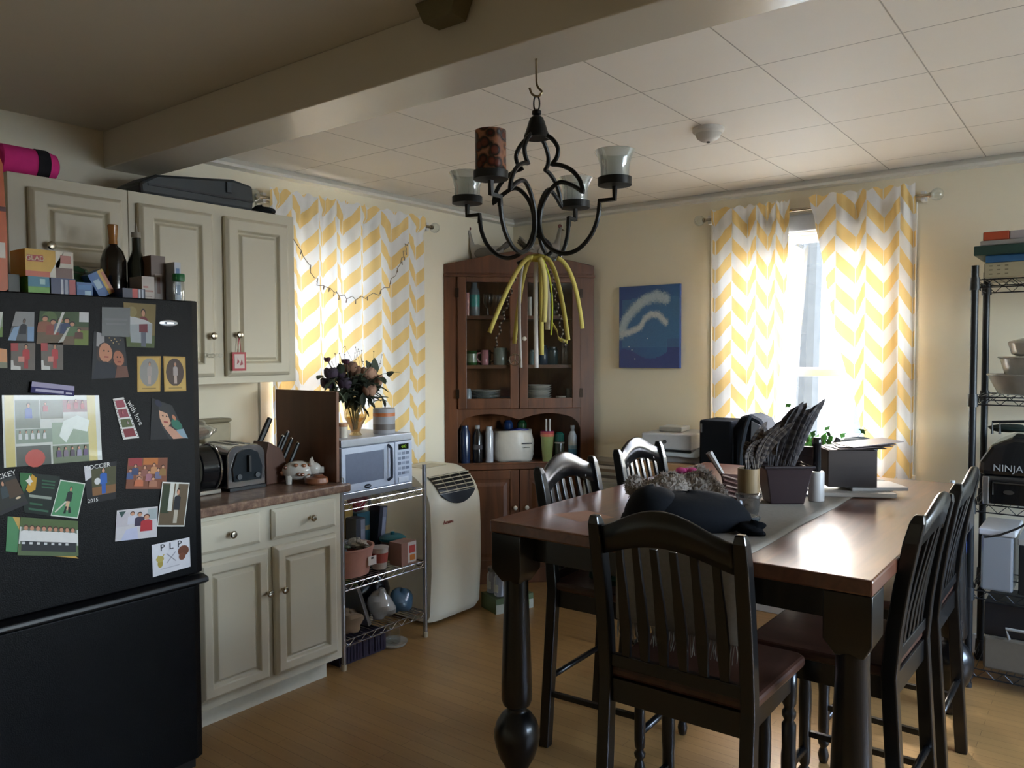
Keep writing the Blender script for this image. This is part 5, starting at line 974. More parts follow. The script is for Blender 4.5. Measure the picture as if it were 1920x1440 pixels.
# ribbons
rb = thing('ribbon_bunch', 'bunch of yellow and white ribbons with a peace charm tied under the chandelier', 'ribbons', (CX, CY, 1.79))
def ribbon(px, z, cx, cz, c, w=.011, fwd=0, tie=0):
    e = V((CX, CY, z))+R_*px+C_*fwd; s = V((CX, CY, 1.797))+R_*tie+C_*(.008+fwd*.3); k = V((CX, CY, cz))+R_*cx+C_*fwd*.8
    pts = bez(s, k, e, 16); rows = []
    for i, p in enumerate(pts):
        tg = (pts[min(i+1, 16)]-pts[max(i-1, 0)]).normalized(); tw = tg.cross(C_+R_*.3*math.sin(px*50+i*.12)).normalized(); rows.append([p-tw*w*.5, p, p+tw*w*.5])
    return MB(c).grid(rows).build('ribbon', 'cloth_paint', rb, smooth=True, solidify=.0008)
Yc, Wc, Kc = 'cbbc68', 'c8c4c0', 'd0c27a'
for a in ((-.132, 1.592, -.045, 1.815, Yc, .012, .02, -.012), (-.064, 1.562, -.04, 1.80, Yc, .012, .0, -.012), (-.046, 1.495, -.058, 1.78, Wc, .009, .01, -.03), (.125, 1.602, .105, 1.78, Yc, .012, .0, .055), (.085, 1.570, .055, 1.80, Yc, .012, .015, .02), (-.003, 1.494, -.006, 1.75, Wc, .013, -.01, -.002), (.012, 1.53, .012, 1.75, Yc, .012, .012, .008), (.028, 1.60, .034, 1.74, 'b9b0a0', .014, .0, .01), (.038, 1.585, .052, 1.74, 'c4cc4a', .005, .005, .012), (.018, 1.62, .03, 1.76, Kc, .014, .02, .006)): ribbon(*a)
MB('b5a545').lump((CX, CY, 1.797), (.035, .012, .010), .2, seed=2, rz=.62).build('knot', 'cloth_paint', rb, smooth=True)
s = V((CX, CY, 1.62))+R_*.04; mb = MB(Yc); pts = smoothpts([s, s+R_*.015-V((0, 0, .025)), V((CX, CY, 1.575))+R_*.06, V((CX, CY, 1.565))+R_*.084], 6); mb.grid([[p-V((0, 0, .005)), p+V((0, 0, .005))+C_*.002] for p in pts]).build('ribbon', 'cloth_paint', rb, smooth=True, solidify=.0008)
for e, st in ((-.118, -.05), (.075, .035)):
    mb = MB(); a = V((CX, CY, 1.785))+R_*st; b = V((CX, CY, 1.552))+R_*e
    for k in range(46): mb.col('1a1518' if k % 2 else '8d8478').ball(a+(b-a)*k/45+R_*.004*math.sin(k*.9), .0028, 6)
    mb.build('bead_strand', 'paint_gloss', rb, smooth=True)
pc = V((CX, CY, 1.517))-R_*.062+C_*.01; mb = MB('9a9084')
mb.tube([pc+R_*.0155*math.cos(a)+V((0, 0, .0155*math.sin(a))) for a in [2*PI*k/28 for k in range(28)]], .0016, 6, True)
for a in (PI/2, -PI/2, -PI/2-.8, -PI/2+.8): mb.tube([pc, pc+R_*.0155*math.cos(a)+V((0, 0, .0155*math.sin(a)))], .0014, 6)
mb.tube([pc+V((0, 0, .0155)), pc+V((.002, 0, .05))], .0005, 4); mb.build('peace_charm', 'paint_metal', rb, smooth=True)
# ================================================================ dining table
TX0, TX1, TY0, TY1, HT = -1.685, -.468, 2.07, 3.83, .97
t = thing('dining_table', 'tall dining table with a brown wooden top and black turned legs', 'table', ((TX0+TX1)/2, (TY0+TY1)/2, 0))
top = MB().bb((TX0, TY0, HT-.042), (TX1, TY1, HT)).build('tabletop', 'table_wood', t, bevel=.006)
ap = MB()
for lo, hi in (((TX0+.09, TY0+.085, .83), (TX1-.09, TY0+.11, HT-.043)), ((TX0+.09, TY1-.11, .83), (TX1-.09, TY1-.085, HT-.043)), ((TX0+.085, TY0+.09, .83), (TX0+.11, TY1-.09, HT-.043)), ((TX1-.11, TY0+.09, .83), (TX1-.085, TY1-.09, HT-.043))): ap.bb(lo, hi)
ap.build('apron', 'black_paint', t, bevel=.002)
LP = [(.03, 0), (.042, .006), (.045, .03), (.04, .055), (.03, .075), (.032, .088), (.045, .115), (.062, .145), (.075, .185), (.079, .21), (.079, .235), (.07, .265), (.052, .292), (.036, .305), (.034, .318), (.047, .326), (.053, .345), (.053, .40), (.046, .60), (.0415, .72), (.042, .765)]
for x, y in ((TX0+.062, TY0+.068), (TX1-.062, TY0+.068), (TX0+.062, TY1-.068), (TX1-.062, TY1-.068)):
    mb = MB().lathe(LP, (x, y, 0), 28); rows = []
    for h, z in ((.036, .755), (.06, .80), (.06, HT-.043)): rows.append([(x-h, y-h, z), (x+h, y-h, z), (x+h, y+h, z), (x-h, y+h, z)])
    mb.grid(rows, close_u=True, cap0=True, cap1=True); mb.build('leg', 'black_paint', t, smooth=True, bevel=.003)
MB('97705c').face([(-1.56, 2.27, HT+.0004), (-1.42, 2.22, HT+.0004), (-1.36, 2.35, HT+.0004), (-1.50, 2.40, HT+.0004)]).build('worn_patch', 'paint_matte', t)
# runner with fringe hanging over the front edge
RX0, RX1 = -1.185, -.805
mb = MB(); ys = [TY1-.1+(TY0-(TY1-.1))*k/30 for k in range(31)]
line = [(y, HT+.0022) for y in ys]+[(TY0-.006, HT-.004), (TY0-.009, HT-.03), (TY0-.010, HT-.06)]+[(TY0-.010, HT-.06-.025*k) for k in range(1, 8)]
rows = []
for y, z in line: rows.append([(RX0+(RX1-RX0)*k/12+.003*math.sin(y*9), y-(.004*math.sin(k*1.3) if z < HT-.05 else 0), z) for k in range(13)])
mb.grid(rows)
rn = solo('table_runner', mb, 'runner_cloth', 'grey brown table runner along the table, fringed end hanging in front', 'table runner', smooth=True, solidify=.003)
fz = line[-1][1]; rnd = random.Random(3); mb = MB('8a857e'); o0 = rn.location
for k in range(64):
    x = RX0+.006+(RX1-RX0-.012)*k/63; y = TY0-.010
    mb.tube([(x, y, fz), (x+rnd.uniform(-.004, .004), y+rnd.uniform(-.004, .003), fz-.025), (x+rnd.uniform(-.008, .008), y+rnd.uniform(-.006, .003), fz-.05-rnd.uniform(0, .012))], [.0022, .0019, .001], 4)
mb.build('fringe', 'cloth_paint', rn)
# ================================================================ chairs
def make_chair(label):
    t = thing('dining_chair', label, 'chair', (0, 0, 0), 0, 'tall black slat-back chairs around the table')
    mb = MB(); rows = []
    for y, z in ((-.205, .615), (-.21, .63), (-.2, .65)): pass
    sp = [(-.215, -.20), (.215, -.20), (.228, .19), (.2, .215), (-.2, .215), (-.228, .19)]
    mb.prism(sp, .617, .648); mb.build('seat', 'seat_wood', t, local=True, bevel=.010)
    mb = MB()
    for lo, hi in (((-.19, -.205, .55), (.19, -.185, .616)), ((-.19, .165, .55), (.19, .185, .616)), ((-.20, -.19, .55), (-.18, .17, .616)), ((.18, -.19, .55), (.20, .17, .616))): mb.bb(lo, hi)
    mb.build('seat_rail', 'black_paint', t, local=True, bevel=.002)
    def yb(z): return lerp2([(0, -.235), (.35, -.212), (.62, -.195), (.8, -.21), (1.0, -.247), (1.075, -.265)], z)
    for s in (-1, 1):
        pts = [(s*.205, yb(z), z) for z in (0, .15, .35, .5, .62, .75, .88, 1.0, 1.055)]; mb = MB(); rows = []
        for x, y, z in pts:
            w, d = (.019, .021) if z < 1.05 else (.017, .019)
            rows.append([(x-w, y-d, z), (x+w, y-d, z), (x+w, y+d, z), (x-w, y+d, z)])
        rows.append([(s*.205+a*.012, yb(1.075)+b*.012, 1.078) for a, b in ((-1, -1), (1, -1), (1, 1), (-1, 1))])
        mb.grid(rows, close_u=True, cap0=True, cap1=True); mb.build('rear_leg', 'black_paint', t, local=True, bevel=.005)
        mb = MB().lathe([(.012, 0), (.016, .008), (.02, .03), (.015, .05), (.011, .058), (.019, .07), (.021, .082), (.012, .094), (.018, .105), (.02, .13), (.0195, .26), (.0215, .29), (.0215, .36), (.0195, .38), (.0205, .45), (.013, .462), (.02, .475), (.02, .487), (.013, .498), (.02, .512), (.021, .55), (.021, .617)], (s*.19, .165, 0), 18)
        mb.build('front_leg', 'black_paint', t, local=True, smooth=True)
        MB().tube([(s*.203, yb(.21), .21), (s*.19, .165, .21)], .0115, sq=True).build('stretcher', 'black_paint', t, local=True, bevel=.002)
    MB().tube([(-.2, yb(.27), .27), (.2, yb(.27), .27)], .0115, 10).build('stretcher', 'black_paint', t, local=True, smooth=True)
    MB().tube([(-.185, .165, .155), (.185, .165, .155)], .0135, 10).build('stretcher', 'black_paint', t, local=True, smooth=True)
    # crest rail : arched, thin, curved back
    n = 24; rows = []
    for k in range(n+1):
        u = k/n*2-1; x = u*.187; b = math.cos(u*PI/2)**1.3; top = 1.052+.062*b; bot = .972+.045*math.cos(u*PI/2)**1.1; cv = -.018*(1-u*u)
        yt, yo = yb(top)+cv, yb(bot)+cv; rows.append([(x, yo-.010, bot), (x, yt-.009, top-.004), (x, yt, top), (x, yt+.009, top-.004), (x, yo+.010, bot)])
    MB().grid(rows, close_u=True, cap0=True, cap1=True).build('crest_rail', 'black_paint', t, local=True, smooth=True, ang=50)
    MB().bb((-.187, yb(.66)-.011, .65), (.187, yb(.66)+.011, .685)).build('lower_rail', 'black_paint', t, local=True, bevel=.003)
    for i in range(6):
        x0 = (-.5+(i+.5)/6)*2*.17*1.0; f = x0/.17; rows = []
        for z, w in ((.68, .012), (.77, .0165), (.86, .0145), (.93, .0115), (1.01, .0105)):
            x = x0*(1-.03*(z-.7)/.3); y = yb(z)-.018*(1-f*f)*max(0, (z-.68)/.32); rows.append([(x-w, y-.006, z), (x+w, y-.006, z), (x+w, y+.006, z), (x-w, y+.006, z)])
        MB().grid(rows, close_u=True, cap0=True, cap1=True).build('slat', 'black_paint', t, local=True, bevel=.002)
    for ch in t.children: ch.data.transform(M.Diagonal((1, 1, 1.014, 1)))
    return t
def lerp2(tab, z):
    for (z0, v0), (z1, v1) in zip(tab, tab[1:]):
        if z <= z1:
            k = (z-z0)/(z1-z0); return v0+(v1-v0)*k
    return tab[-1][1]
c0 = make_chair('black slat-back chair in front of the table, its back to the room, nearest')
c0.location = (-.925, 2.11, 0); c0.rotation_euler = (0, 0, .01); WM[c0.name] = M.Translation((-.925, 2.11, 0))
dup(c0, (-1.520, 2.70, 0), -PI/2+.03, 'black slat-back chair left of the table, green cloth on its seat')
dup(c0, (-1.555, 3.37, 0), -PI/2, 'black slat-back chair on the left side of the table, nearer the back wall')
dup(c0, (-.678, 2.57, 0), PI/2-.02, 'black slat-back chair on the right side of the table, nearer the room')
dup(c0, (-.68, 3.20, 0), PI/2, 'black slat-back chair on the right side of the table, nearer the black rack')
solo('folded_cloth', MB('16352a').lump((-1.50, 2.66, .685), (.13, .13, .04), .1, seed=31, flat=-.036), 'cloth_paint', 'dark green folded cloth on the seat of the left chair', 'cloth', smooth=True)
# ================================================================ on the table
HZ = HT+.0005; HR = HT+.0045
mb = MB().lump((-1.085, 2.335, HR+.04), (.205, .115, .078), .07, seed=41, freq=2, flat=-.039, n=44, rz=.65).lump((-1.17, 2.27, HR+.05), (.10, .09, .085), .06, seed=42, flat=-.049, n=30)
solo('jacket', mb, 'black_fabric', 'black bundled jacket on the table behind the nearest chair', 'jacket', smooth=True)
solo('mitten', MB().lump((-.885, 2.36, HR+.02), (.05, .028, .022), .15, seed=44, flat=-.0195), 'black_fabric', 'small black cloth tip lying on the runner right of the jacket', 'cloth', smooth=True)
t = thing('stuffed_toy', 'grey brown plush toy with a pink bow lying on the black jacket', 'stuffed toy', (-1.19, 2.52, HZ))
def fuzz(c, r, seed, name='body', parent=None, rz=0):
    m = MB().ball(c, r, 20, rz); rnd = random.Random(seed)
    for v in m.bm.verts:
        d = (v.co-V(c)); v.co += d.normalized()*rnd.uniform(-.004, .005)
    return m
rnd = random.Random(1)
FUR = MB()
def toy(name, parts):
    m = MB()
    for k, (c, r) in enumerate(parts): m.ball(c, r, 44)
    for v in m.bm.verts: v.co += V((rnd.uniform(-1, 1), rnd.uniform(-1, 1), rnd.uniform(-1, 1)))*.0042
    for k, (c, r) in enumerate(parts):
        for _ in range(int(26000*max(r)**2*3)+120):
            d = V((rnd.gauss(0, 1), rnd.gauss(0, 1), rnd.gauss(0, 1))).normalized(); p = V(c)+V((d.x*r[0], d.y*r[1], d.z*r[2]))*.97; d = (d+V((rnd.gauss(0, .4), rnd.gauss(0, .4), rnd.gauss(-.1, .4)))).normalized(); q = d.orthogonal().normalized()*.0022
            FUR.face([p-q, p+q, p+d*rnd.uniform(.010, .018)])
    return m.build(name, 'plush', t)
toy('body', [((-1.225, 2.515, 1.05), (.085, .07, .065))]); toy('head', [((-1.145, 2.565, 1.075), (.058, .055, .05)), ((-1.10, 2.595, 1.055), (.03, .03, .028))])
toy('ear', [((-1.165, 2.60, 1.115), (.022, .014, .02))]); toy('ear', [((-1.115, 2.545, 1.11), (.02, .014, .02))])
toy('arm', [((-1.235, 2.455, 1.035), (.05, .032, .032)), ((-1.255, 2.44, 1.05), (.03, .03, .03))]); toy('arm', [((-1.12, 2.60, 1.02), (.05, .03, .03)), ((-1.085, 2.615, 1.02), (.03, .028, .028))])
toy('leg', [((-1.31, 2.485, 1.05), (.05, .035, .036)), ((-1.34, 2.46, 1.065), (.034, .034, .036))]); toy('leg', [((-1.30, 2.55, 1.03), (.05, .035, .034)), ((-1.345, 2.56, 1.03), (.034, .034, .034))])
FUR.build('fur', 'plush', t, kind='stuff')
MB('d8589a').ball((-1.205, 2.545, 1.122), (.022, .013, .012), 10).ball((-1.17, 2.56, 1.124), (.018, .013, .011), 10).ball((-1.188, 2.553, 1.124), (.008, .008, .009), 8).build('bow', 'cloth_paint', t, smooth=True)
# bamboo cup in a glass tumbler, feathers
BX, BY = -.975, 2.575
t = thing('glass_holder', 'smoky glass stand holding the bamboo cup on the runner', 'holder', (BX, BY, HR))
MB('55585a').lathe([(.034, 0), (.036, .004), (.03, .014), (.034, .03), (.037, .07), (.043, .078), (.043, .088), (.036, .09)], (BX, BY, HR), 26).build('body', 'smoke_glass', t, smooth=True)
MB('3a4248').lathe([(.036, .0), (.037, .008), (.034, .012)], (BX+.004, BY-.004, HR+.001), 24).build('foot', 'paint_gloss', t, smooth=True)
solo('bamboo_cup', MB().lathe([(.03, 0), (.036, .002), (.036, .082), (.033, .082), (.03, .01)], (BX, BY, HR+.091), 24), 'bamboo', 'pale bamboo cup full of feathers on the glass stand', 'cup', smooth=True)
Rt, Cm = V((.794, .608, 0)), V((.608, -.794, 0))   # along the picture / towards the room
def feather(label, base, ctrl, tip, w, group, seed, mat='feather'):
    c = bez(base, ctrl, tip, 22); n = len(c); rows = []; rnd = random.Random(seed); side = (Rt*.85+Cm*rnd.uniform(-.5, .5)).normalized()
    for i, p in enumerate(c):
        k = i/(n-1); tg = (c[min(i+1, n-1)]-c[max(i-1, 0)]).normalized(); q = (side-tg*side.dot(tg)).normalized(); nn = tg.cross(q)
        ww = w*(0.10 if k < .12 else min(1, (k-.1)*3)*(1-k**5)**.6+.02)*(1+.06*math.sin(i*2.3+seed)); rows.append([p-q*ww-nn*ww*.25, p-q*ww*.5, p+nn*.001, p+q*ww*.62, p+q*ww*1.1-nn*ww*.25])
    m = MB(); pal = ('2a2323', '4e4540', '352c2a', '5d534b') if w < .0178 and 'bamboo' in label else ('221f22', '393336', '2b2729', '46403f')
    for i in range(n-1): m.col(pal[(i+seed) % 4]).grid(rows[i:i+2])
    bmesh.ops.remove_doubles(m.bm, verts=m.bm.verts, dist=1e-6)
    m.col('6a6258' if 'bamboo' in label else '3a3638').tube(c, [.0022*(1-.8*i/(n-1)) for i in range(n)], 5)
    return solo('feather', m, 'paint_matte', label, 'feather', group, smooth=True, solidify=.0008)
fb = V((BX, BY, HR+.12))
for i, (dx, dz, cx) in enumerate(((.10, .27, .0), (.075, .285, -.01), (.12, .275, .02), (.05, .255, -.015), (.03, .235, -.02), (.135, .29, .03), (.09, .25, .01), (.015, .215, -.02), (.06, .22, .0), (.11, .24, .03), (.04, .27, -.005), (.085, .275, .015), (-.005, .19, -.025))):
    b = fb+Rt*(-.02+.005*i)+Cm*(.012*math.sin(i*2)); tip = fb+Rt*dx+V((0, 0, dz-.08))-Cm*.05*math.sin(i); feather('brown barred feather standing in the bamboo cup', b, fb+Rt*cx+V((0, 0, .13)), tip, .0175, 'feathers in the bamboo cup', i)
# dark tapered basket with the big wing fans
KX, KY = -.985, 2.955
t = thing('basket', 'dark reddish tapered basket holding wing fans on the runner', 'basket', (KX, KY, HR))
rows = []; ca = math.atan2(.608, .794)
for z, h in ((0, .062), (.05, .071), (.10, .080), (.128, .086), (.134, .089), (.134, .078), (.01, .056)):
    pts = []
    for sx, sy in ((-1, -1), (1, -1), (1, 1), (-1, 1)): pts.append(V((KX, KY, HR+z))+Rt*sx*h-Cm*sy*h*.75)
    rows.append(pts)
MB('26171a').grid(rows, close_u=True, cap0=True, cap1=True).build('weave', 'paint_satin', t, bevel=.004)
MB('241a1c').tube([V((KX, KY, HR+.138))+Rt*a*.09-Cm*b*.068 for a, b in ((-1, -1), (1, -1), (1, 1), (-1, 1))], .006, 8, True).build('rim', 'paint_satin', t, smooth=True)
kb = V((KX, KY, HR+.03))
for i, (bx, cx, tx, tz, w) in enumerate(((-.04, -.05, .055, .33, .022), (-.03, -.03, .075, .345, .024), (-.02, -.015, .09, .34, .024), (-.005, .0, .105, .315, .024), (.01, .02, .12, .32, .02), (.02, .04, .17, .355, .017), (.0, .03, .15, .335, .02), (-.05, -.07, .02, .27, .02))):
    feather('large dark wing feather fanned in the tapered basket', kb+Rt*bx+V((0, 0, .03))+Cm*.01*i*.3, kb+Rt*cx+V((0, 0, .22)), kb+Rt*tx+V((0, 0, tz))-Cm*.008*i, w, 'wing feathers in the basket', 20+i)
t = thing('woven_tray', 'small woven tray leaning at the left of the bamboo cup', 'tray', (-1.06, 2.70, HR))
p0 = V((-1.07, 2.705, HR+.065)); MB('4a3430').prism([(-.03, -.06), (.035, -.064), (.02, .06), (-.055, .065)], -.006, .006, lambda a, b, h: p0+Rt*a+V((0, 0, b))+Cm*h).build('panel', 'cloth_paint', t, bevel=.004)
for k in range(6): MB(['9a8478', '6d5048'][k % 2]).tube([p0+Rt*(-.05+.006*k)+V((0, 0, .06-.018*k))+Cm*.009, p0+Rt*(.0+.008*k)+V((0, 0, .045-.018*k))+Cm*.012], .0035, 6).build('lacing', 'cloth_paint', t, smooth=True)
solo('wooden_paddle', MB('6a5f57').tube([V((-1.10, 2.745, HR+.001))+Rt*.0, V((-1.10, 2.745, HR+.11))-Rt*.03, V((-1.10, 2.745, HR+.2))-Rt*.085], [.006, .008, .013], 8), 'paint_satin', 'flat grey wooden stick leaning left behind the woven tray', 'stick', smooth=True)
# candle holder with a black wand
solo('white_cylinder', MB('b4b0ac').lathe([(.027, 0), (.0285, .002), (.0285, .108), (.0265, .112), (.02, .11)], (-.893, 3.05, HR), 26), 'paint_satin', 'white cylinder on the runner in front of the dark wooden box', 'candle', smooth=True)
solo('black_wand', MB('0f1216').lathe([(.016, 0), (.015, .09), (.018, .10), (.018, .12), (.013, .128)], (-.893, 3.05, HR+.1125), 18), 'paint_gloss', 'black stick standing in the white cylinder', 'stick', smooth=True)
# dark wooden box with papers, books under it
W3 = V((.69, .724, 0)); bc = V((-.845, 3.30, HR))
def slab(name, label, cat, c, L, Dp, h, rz, col, mat='paint_satin', g=None): return solo(name, MB(col).box(V(c)+V((0, 0, h/2)), (L, Dp, h), rz), mat, label, cat, g, bevel=.002)
ra = .56
slab('book', 'pale grey book under the dark wooden box', 'book', (-.83, 3.31, HR), .27, .21, .016, ra-.05, 'a8a49e')
slab('book', 'black and white book poking out right of the dark box', 'book', (-.775, 3.375, HR+.0165), .22, .16, .014, ra+.1, 'b8b6b4')
slab('notebook', 'flat grey notebook left of the white cylinder, on the runner', 'notebook', (-1.01, 3.28, HR), .20, .14, .012, .5, '9a9aa4')
slab('phone', 'thin dark tablet lying beside the white cylinder', 'tablet', (-.99, 3.13, HR), .13, .07, .008, .62, '2a2c33', 'paint_gloss')
t = thing('wooden_box', 'dark brown open wooden box standing on the books', 'box', (-.85, 3.305, HR+.031), ra)
L, Dp, H = .185, .14, .145
for lo, hi in (((-L/2, -Dp/2, 0), (L/2, -Dp/2+.012, H)), ((-L/2, Dp/2-.012, 0), (L/2, Dp/2, H)), ((-L/2, -Dp/2+.012, 0), (-L/2+.012, Dp/2-.012, H)), ((L/2-.012, -Dp/2+.012, 0), (L/2, Dp/2-.012, H)), ((-L/2+.012, -Dp/2+.012, 0), (L/2-.012, Dp/2-.012, .01))): MB().bb(lo, hi).build('panel', 'brown_box', t, local=True, bevel=.002)
for k, (rz, dz, c) in enumerate(((.0, .150, '3a2e2c'), (.12, .156, '4a3a3c'), (-.1, .163, '3a3038'), (.2, .169, '6d6468'))):
    m = MB(c).box((.02+.02*k, 0, 0), (.21, .15, .0022), rz, 0, -.03-.02*k); bmesh.ops.transform(m.bm, matrix=M.Translation((-.85, 3.305, HR+.031+dz)) @ M.Rotation(ra, 4, 'Z'), verts=m.bm.verts)
    solo('paper', m, 'paint_satin', ('dark folder lying on top of the wooden box', 'brown sheet under the topmost paper on the wooden box', 'purple grey sheet jutting from the wooden box', 'pale topmost sheet sloping over the wooden box')[k], 'paper')
# ================================================================ along the back wall
t = thing('side_cabinet', 'low brown wooden cabinet under the printer by the back wall', 'cabinet', (-2.06, 4.38, 0))
MB().bb((-2.30, 4.12, .06), (-1.88, 4.565, .90)).build('body', 'card_board', t, bevel=.004)
MB('2a2420').bb((-2.28, 4.15, 0), (-1.90, 4.55, .06)).build('plinth', 'paint_matte', t)
MB('8a6644').bb((-2.285, 4.112, .1), (-1.895, 4.1195, .85)).build('door', 'card_board', t, bevel=.003)
t = thing('printer', 'white boxy printer with a paper tray on the low brown cabinet', 'printer', (-2.08, 4.34, .9005), .1)
MB('9a9c9e').bb((-.17, -.17, 0), (.21, .17, .05)).build('base', 'paint_satin', t, local=True, bevel=.004)
MB('b4b4b4').bb((-.155, -.185, .075), (.145, .17, .165)).build('body', 'paint_satin', t, local=True, bevel=.008)
MB('35373a').bb((-.14, -.16, .05), (.14, .16, .076)).build('slot', 'paint_satin', t, local=True)
MB('aab0b2').prism([(-.16, .045), (.19, .04), (.235, .075), (.2, .10), (.15, .06), (-.1, .062)], -.21, -.172, lambda a, b, h: (a, h, b)).build('paper_tray', 'paint_satin', t, local=True)
MB('8a8c8f').lathe([(.012, 0), (.012, .003)], (-.01, -.186, .12), 16, rx=PI/2).build('badge', 'paint_metal', t, local=True)
solo('router', MB('b4b8b6').box((-2.10, 4.34, 1.082), (.14, .15, .03), .1), 'paint_satin', 'flat white box lying on top of the printer', 'box', bevel=.006)
solo('paper_tray_stack', MB('8d877c').box((-2.57, 4.40, .84), (.24, .2, .02), .1), 'paint_matte', 'brown folder topmost on the pile of papers near the corner cabinet', 'folder')
for k in range(5): solo('magazine', MB(['b4aea4', '6d655c', 'a8a8a0', '8a7a6a', 'c0bcb4'][k]).box((-2.56+.006*k, 4.40, .725+.02*k+.0105), (.27, .22, .0195), .05*k-.1), 'paint_matte', ('lowest magazine of the pile near the corner cabinet', 'second magazine from the bottom of the pile near the corner cabinet', 'middle magazine of the pile near the corner cabinet', 'second magazine from the top of the pile near the corner cabinet', 'white magazine just under the brown folder near the corner cabinet')[k], 'magazine', 'magazine pile by the corner cabinet')
t = thing('drawer_tower', 'pale plastic drawer tower behind the left chairs', 'drawers', (-2.54, 4.40, 0))
MB('9a9a94').bb((-2.69, 4.25, 0), (-2.38, 4.565, .724)).build('body', 'paint_satin', t, bevel=.005)
for k in range(3): d = MB('b0b0aa').bb((-2.675, 4.238, .04+.225*k), (-2.395, 4.2495, .245+.225*k)).build('drawer', 'paint_satin', t, bevel=.004); MB('7d7d78').bb((-2.57, 4.228, .2+.225*k), (-2.5, 4.2375, .215+.225*k)).build('handle', 'paint_satin', d)
# bench under the right window carrying bags and the planter
t = thing('bench', 'low dark bench under the right window behind the table', 'bench', (-1.35, 4.28, 0))
MB().bb((-1.86, 4.05, .70), (-.96, 4.43, .735)).build('top', 'block_wood', t, bevel=.004)
for x in (-1.81, -1.01):
    for y in (4.09, 4.39): MB().bb((x-.025, y-.025, 0), (x+.025, y+.025, .699)).build('leg', 'block_wood', t, bevel=.003)
ZBn = .7355
t = thing('speaker_box', 'square black case with a small steel clasp left of the backpack', 'case', (-1.76, 4.25, ZBn))
MB('0c0e12').bb((-1.85, 4.13, ZBn), (-1.66, 4.36, 1.16)).build('body', 'cloth_paint', t, bevel=.012)
MB('8a8a8a').bb((-1.838, 4.122, 1.09), (-1.83, 4.13, 1.14)).build('clasp', 'paint_metal', t, bevel=.002)
t = thing('backpack', 'black backpack with a grey mesh pocket on the bench', 'backpack', (-1.57, 4.24, ZBn))
pr = [(-.095, 0), (.115, 0), (.12, .25), (.105, .37), (.06, .44), (.0, .465), (-.05, .45), (-.09, .39)]
MB('10141a').prism(pr, 4.15, 4.37, lambda a, b, h: (-1.575+a, h, ZBn+b)).build('body', 'cloth_paint', t, bevel=.03)
MB('6d7075').prism([(.0, .16), (.085, .2), (.09, .33), (.055, .41), (.01, .43)], 4.143, 4.151, lambda a, b, h: (-1.565+a, h, ZBn+b)).build('mesh_pocket', 'cloth_paint', t)
MB('2a2e33').tube(smoothpts([(-1.60, 4.14, ZBn+.02), (-1.605, 4.12, ZBn+.22), (-1.585, 4.13, ZBn+.38), (-1.57, 4.16, ZBn+.455)], 5), .012, 6).build('strap', 'cloth_paint', t, smooth=True)
t = thing('planter', 'dark rectangular planter with trailing ivy under the right window', 'planter', (-1.22, 4.28, ZBn))
rows = []
for z, a, b in ((0, .10, .075), (.26, .125, .09), (.262, .135, .1), (.31, .138, .102), (.31, .126, .09), (.28, .124, .088)): rows.append([(-1.235-a, 4.28-b, ZBn+z), (-1.235+a, 4.28-b, ZBn+z), (-1.235+a, 4.28+b, ZBn+z), (-1.235-a, 4.28+b, ZBn+z)])
MB('141a26').grid(rows, close_u=True, cap0=True, cap1=True).build('pot', 'paint_satin', t, bevel=.004)
MB('3a2c22').bb((-1.35, 4.2, ZBn+.27), (-1.12, 4.36, ZBn+.295)).build('soil', 'paint_matte', t)
iv = MB('5a9448'); rnd = random.Random(8); vines = MB('4a5a34')
def ivy(p, s, a):
    d = V((math.cos(a), math.sin(a)*.5, rnd.uniform(-.2, .5))).normalized(); q = V((-d.z, 0, d.x)) if abs(d.y) < .9 else V((1, 0, 0)); q = (q-d*q.dot(d)).normalized()
    n_ = d.cross(q); pts = [(0, 0), (.35, .5), (.15, .8), (.55, .55), (1.0, 0), (.55, -.55), (.15, -.8), (.35, -.5)]
    iv.col(['5a9448', '4a8038', '6aa456', '3f6e34'][rnd.randrange(4)]); c = p+n_*s*.1
    for k in range(len(pts)): a1, a2 = pts[k], pts[(k+1) % len(pts)]; iv.face([p+d*s*.4, p+d*a1[0]*s+q*a1[1]*s*.8, p+d*a2[0]*s+q*a2[1]*s*.8])
for k in range(46): ivy(V((-1.235+rnd.uniform(-.14, .14), 4.28+rnd.uniform(-.1, .08), ZBn+.30+abs(rnd.gauss(0, .035)))), rnd.uniform(.025, .04), rnd.uniform(0, 6.3))
for pts in ([(-1.13, 4.22, ZBn+.31), (-1.07, 4.2, ZBn+.33), (-1.01, 4.18, ZBn+.35), (-.97, 4.17, ZBn+.31)], [(-1.2, 4.22, ZBn+.3), (-1.18, 4.2, ZBn+.36), (-1.165, 4.19, ZBn+.41)], [(-1.10, 4.24, ZBn+.3), (-1.04, 4.21, ZBn+.30), (-.98, 4.2, ZBn+.26)], [(-1.33, 4.25, ZBn+.3), (-1.36, 4.23, ZBn+.42), (-1.38, 4.22, ZBn+.52)], [(-1.08, 4.24, ZBn+.3), (-1.03, 4.23, ZBn+.38), (-.99, 4.22, ZBn+.41)]):
    sp = smoothpts(pts, 5); vines.tube(sp, .0018, 5)
    for i in range(3, len(sp), 3): ivy(sp[i], .036, i*1.9)
iv.build('ivy_leaves', 'paint_satin', t); vines.build('vines', 'paint_satin', t, smooth=True)
t = thing('shoe', 'grey sneaker lying on its side behind the dark wooden box', 'shoe', (-1.02, 4.15, ZBn))
MB('5d6468').lump((-1.02, 4.15, ZBn+.335), (.10, .045, .04), .08, seed=55, rz=.3).build('upper', 'cloth_paint', t, smooth=True)
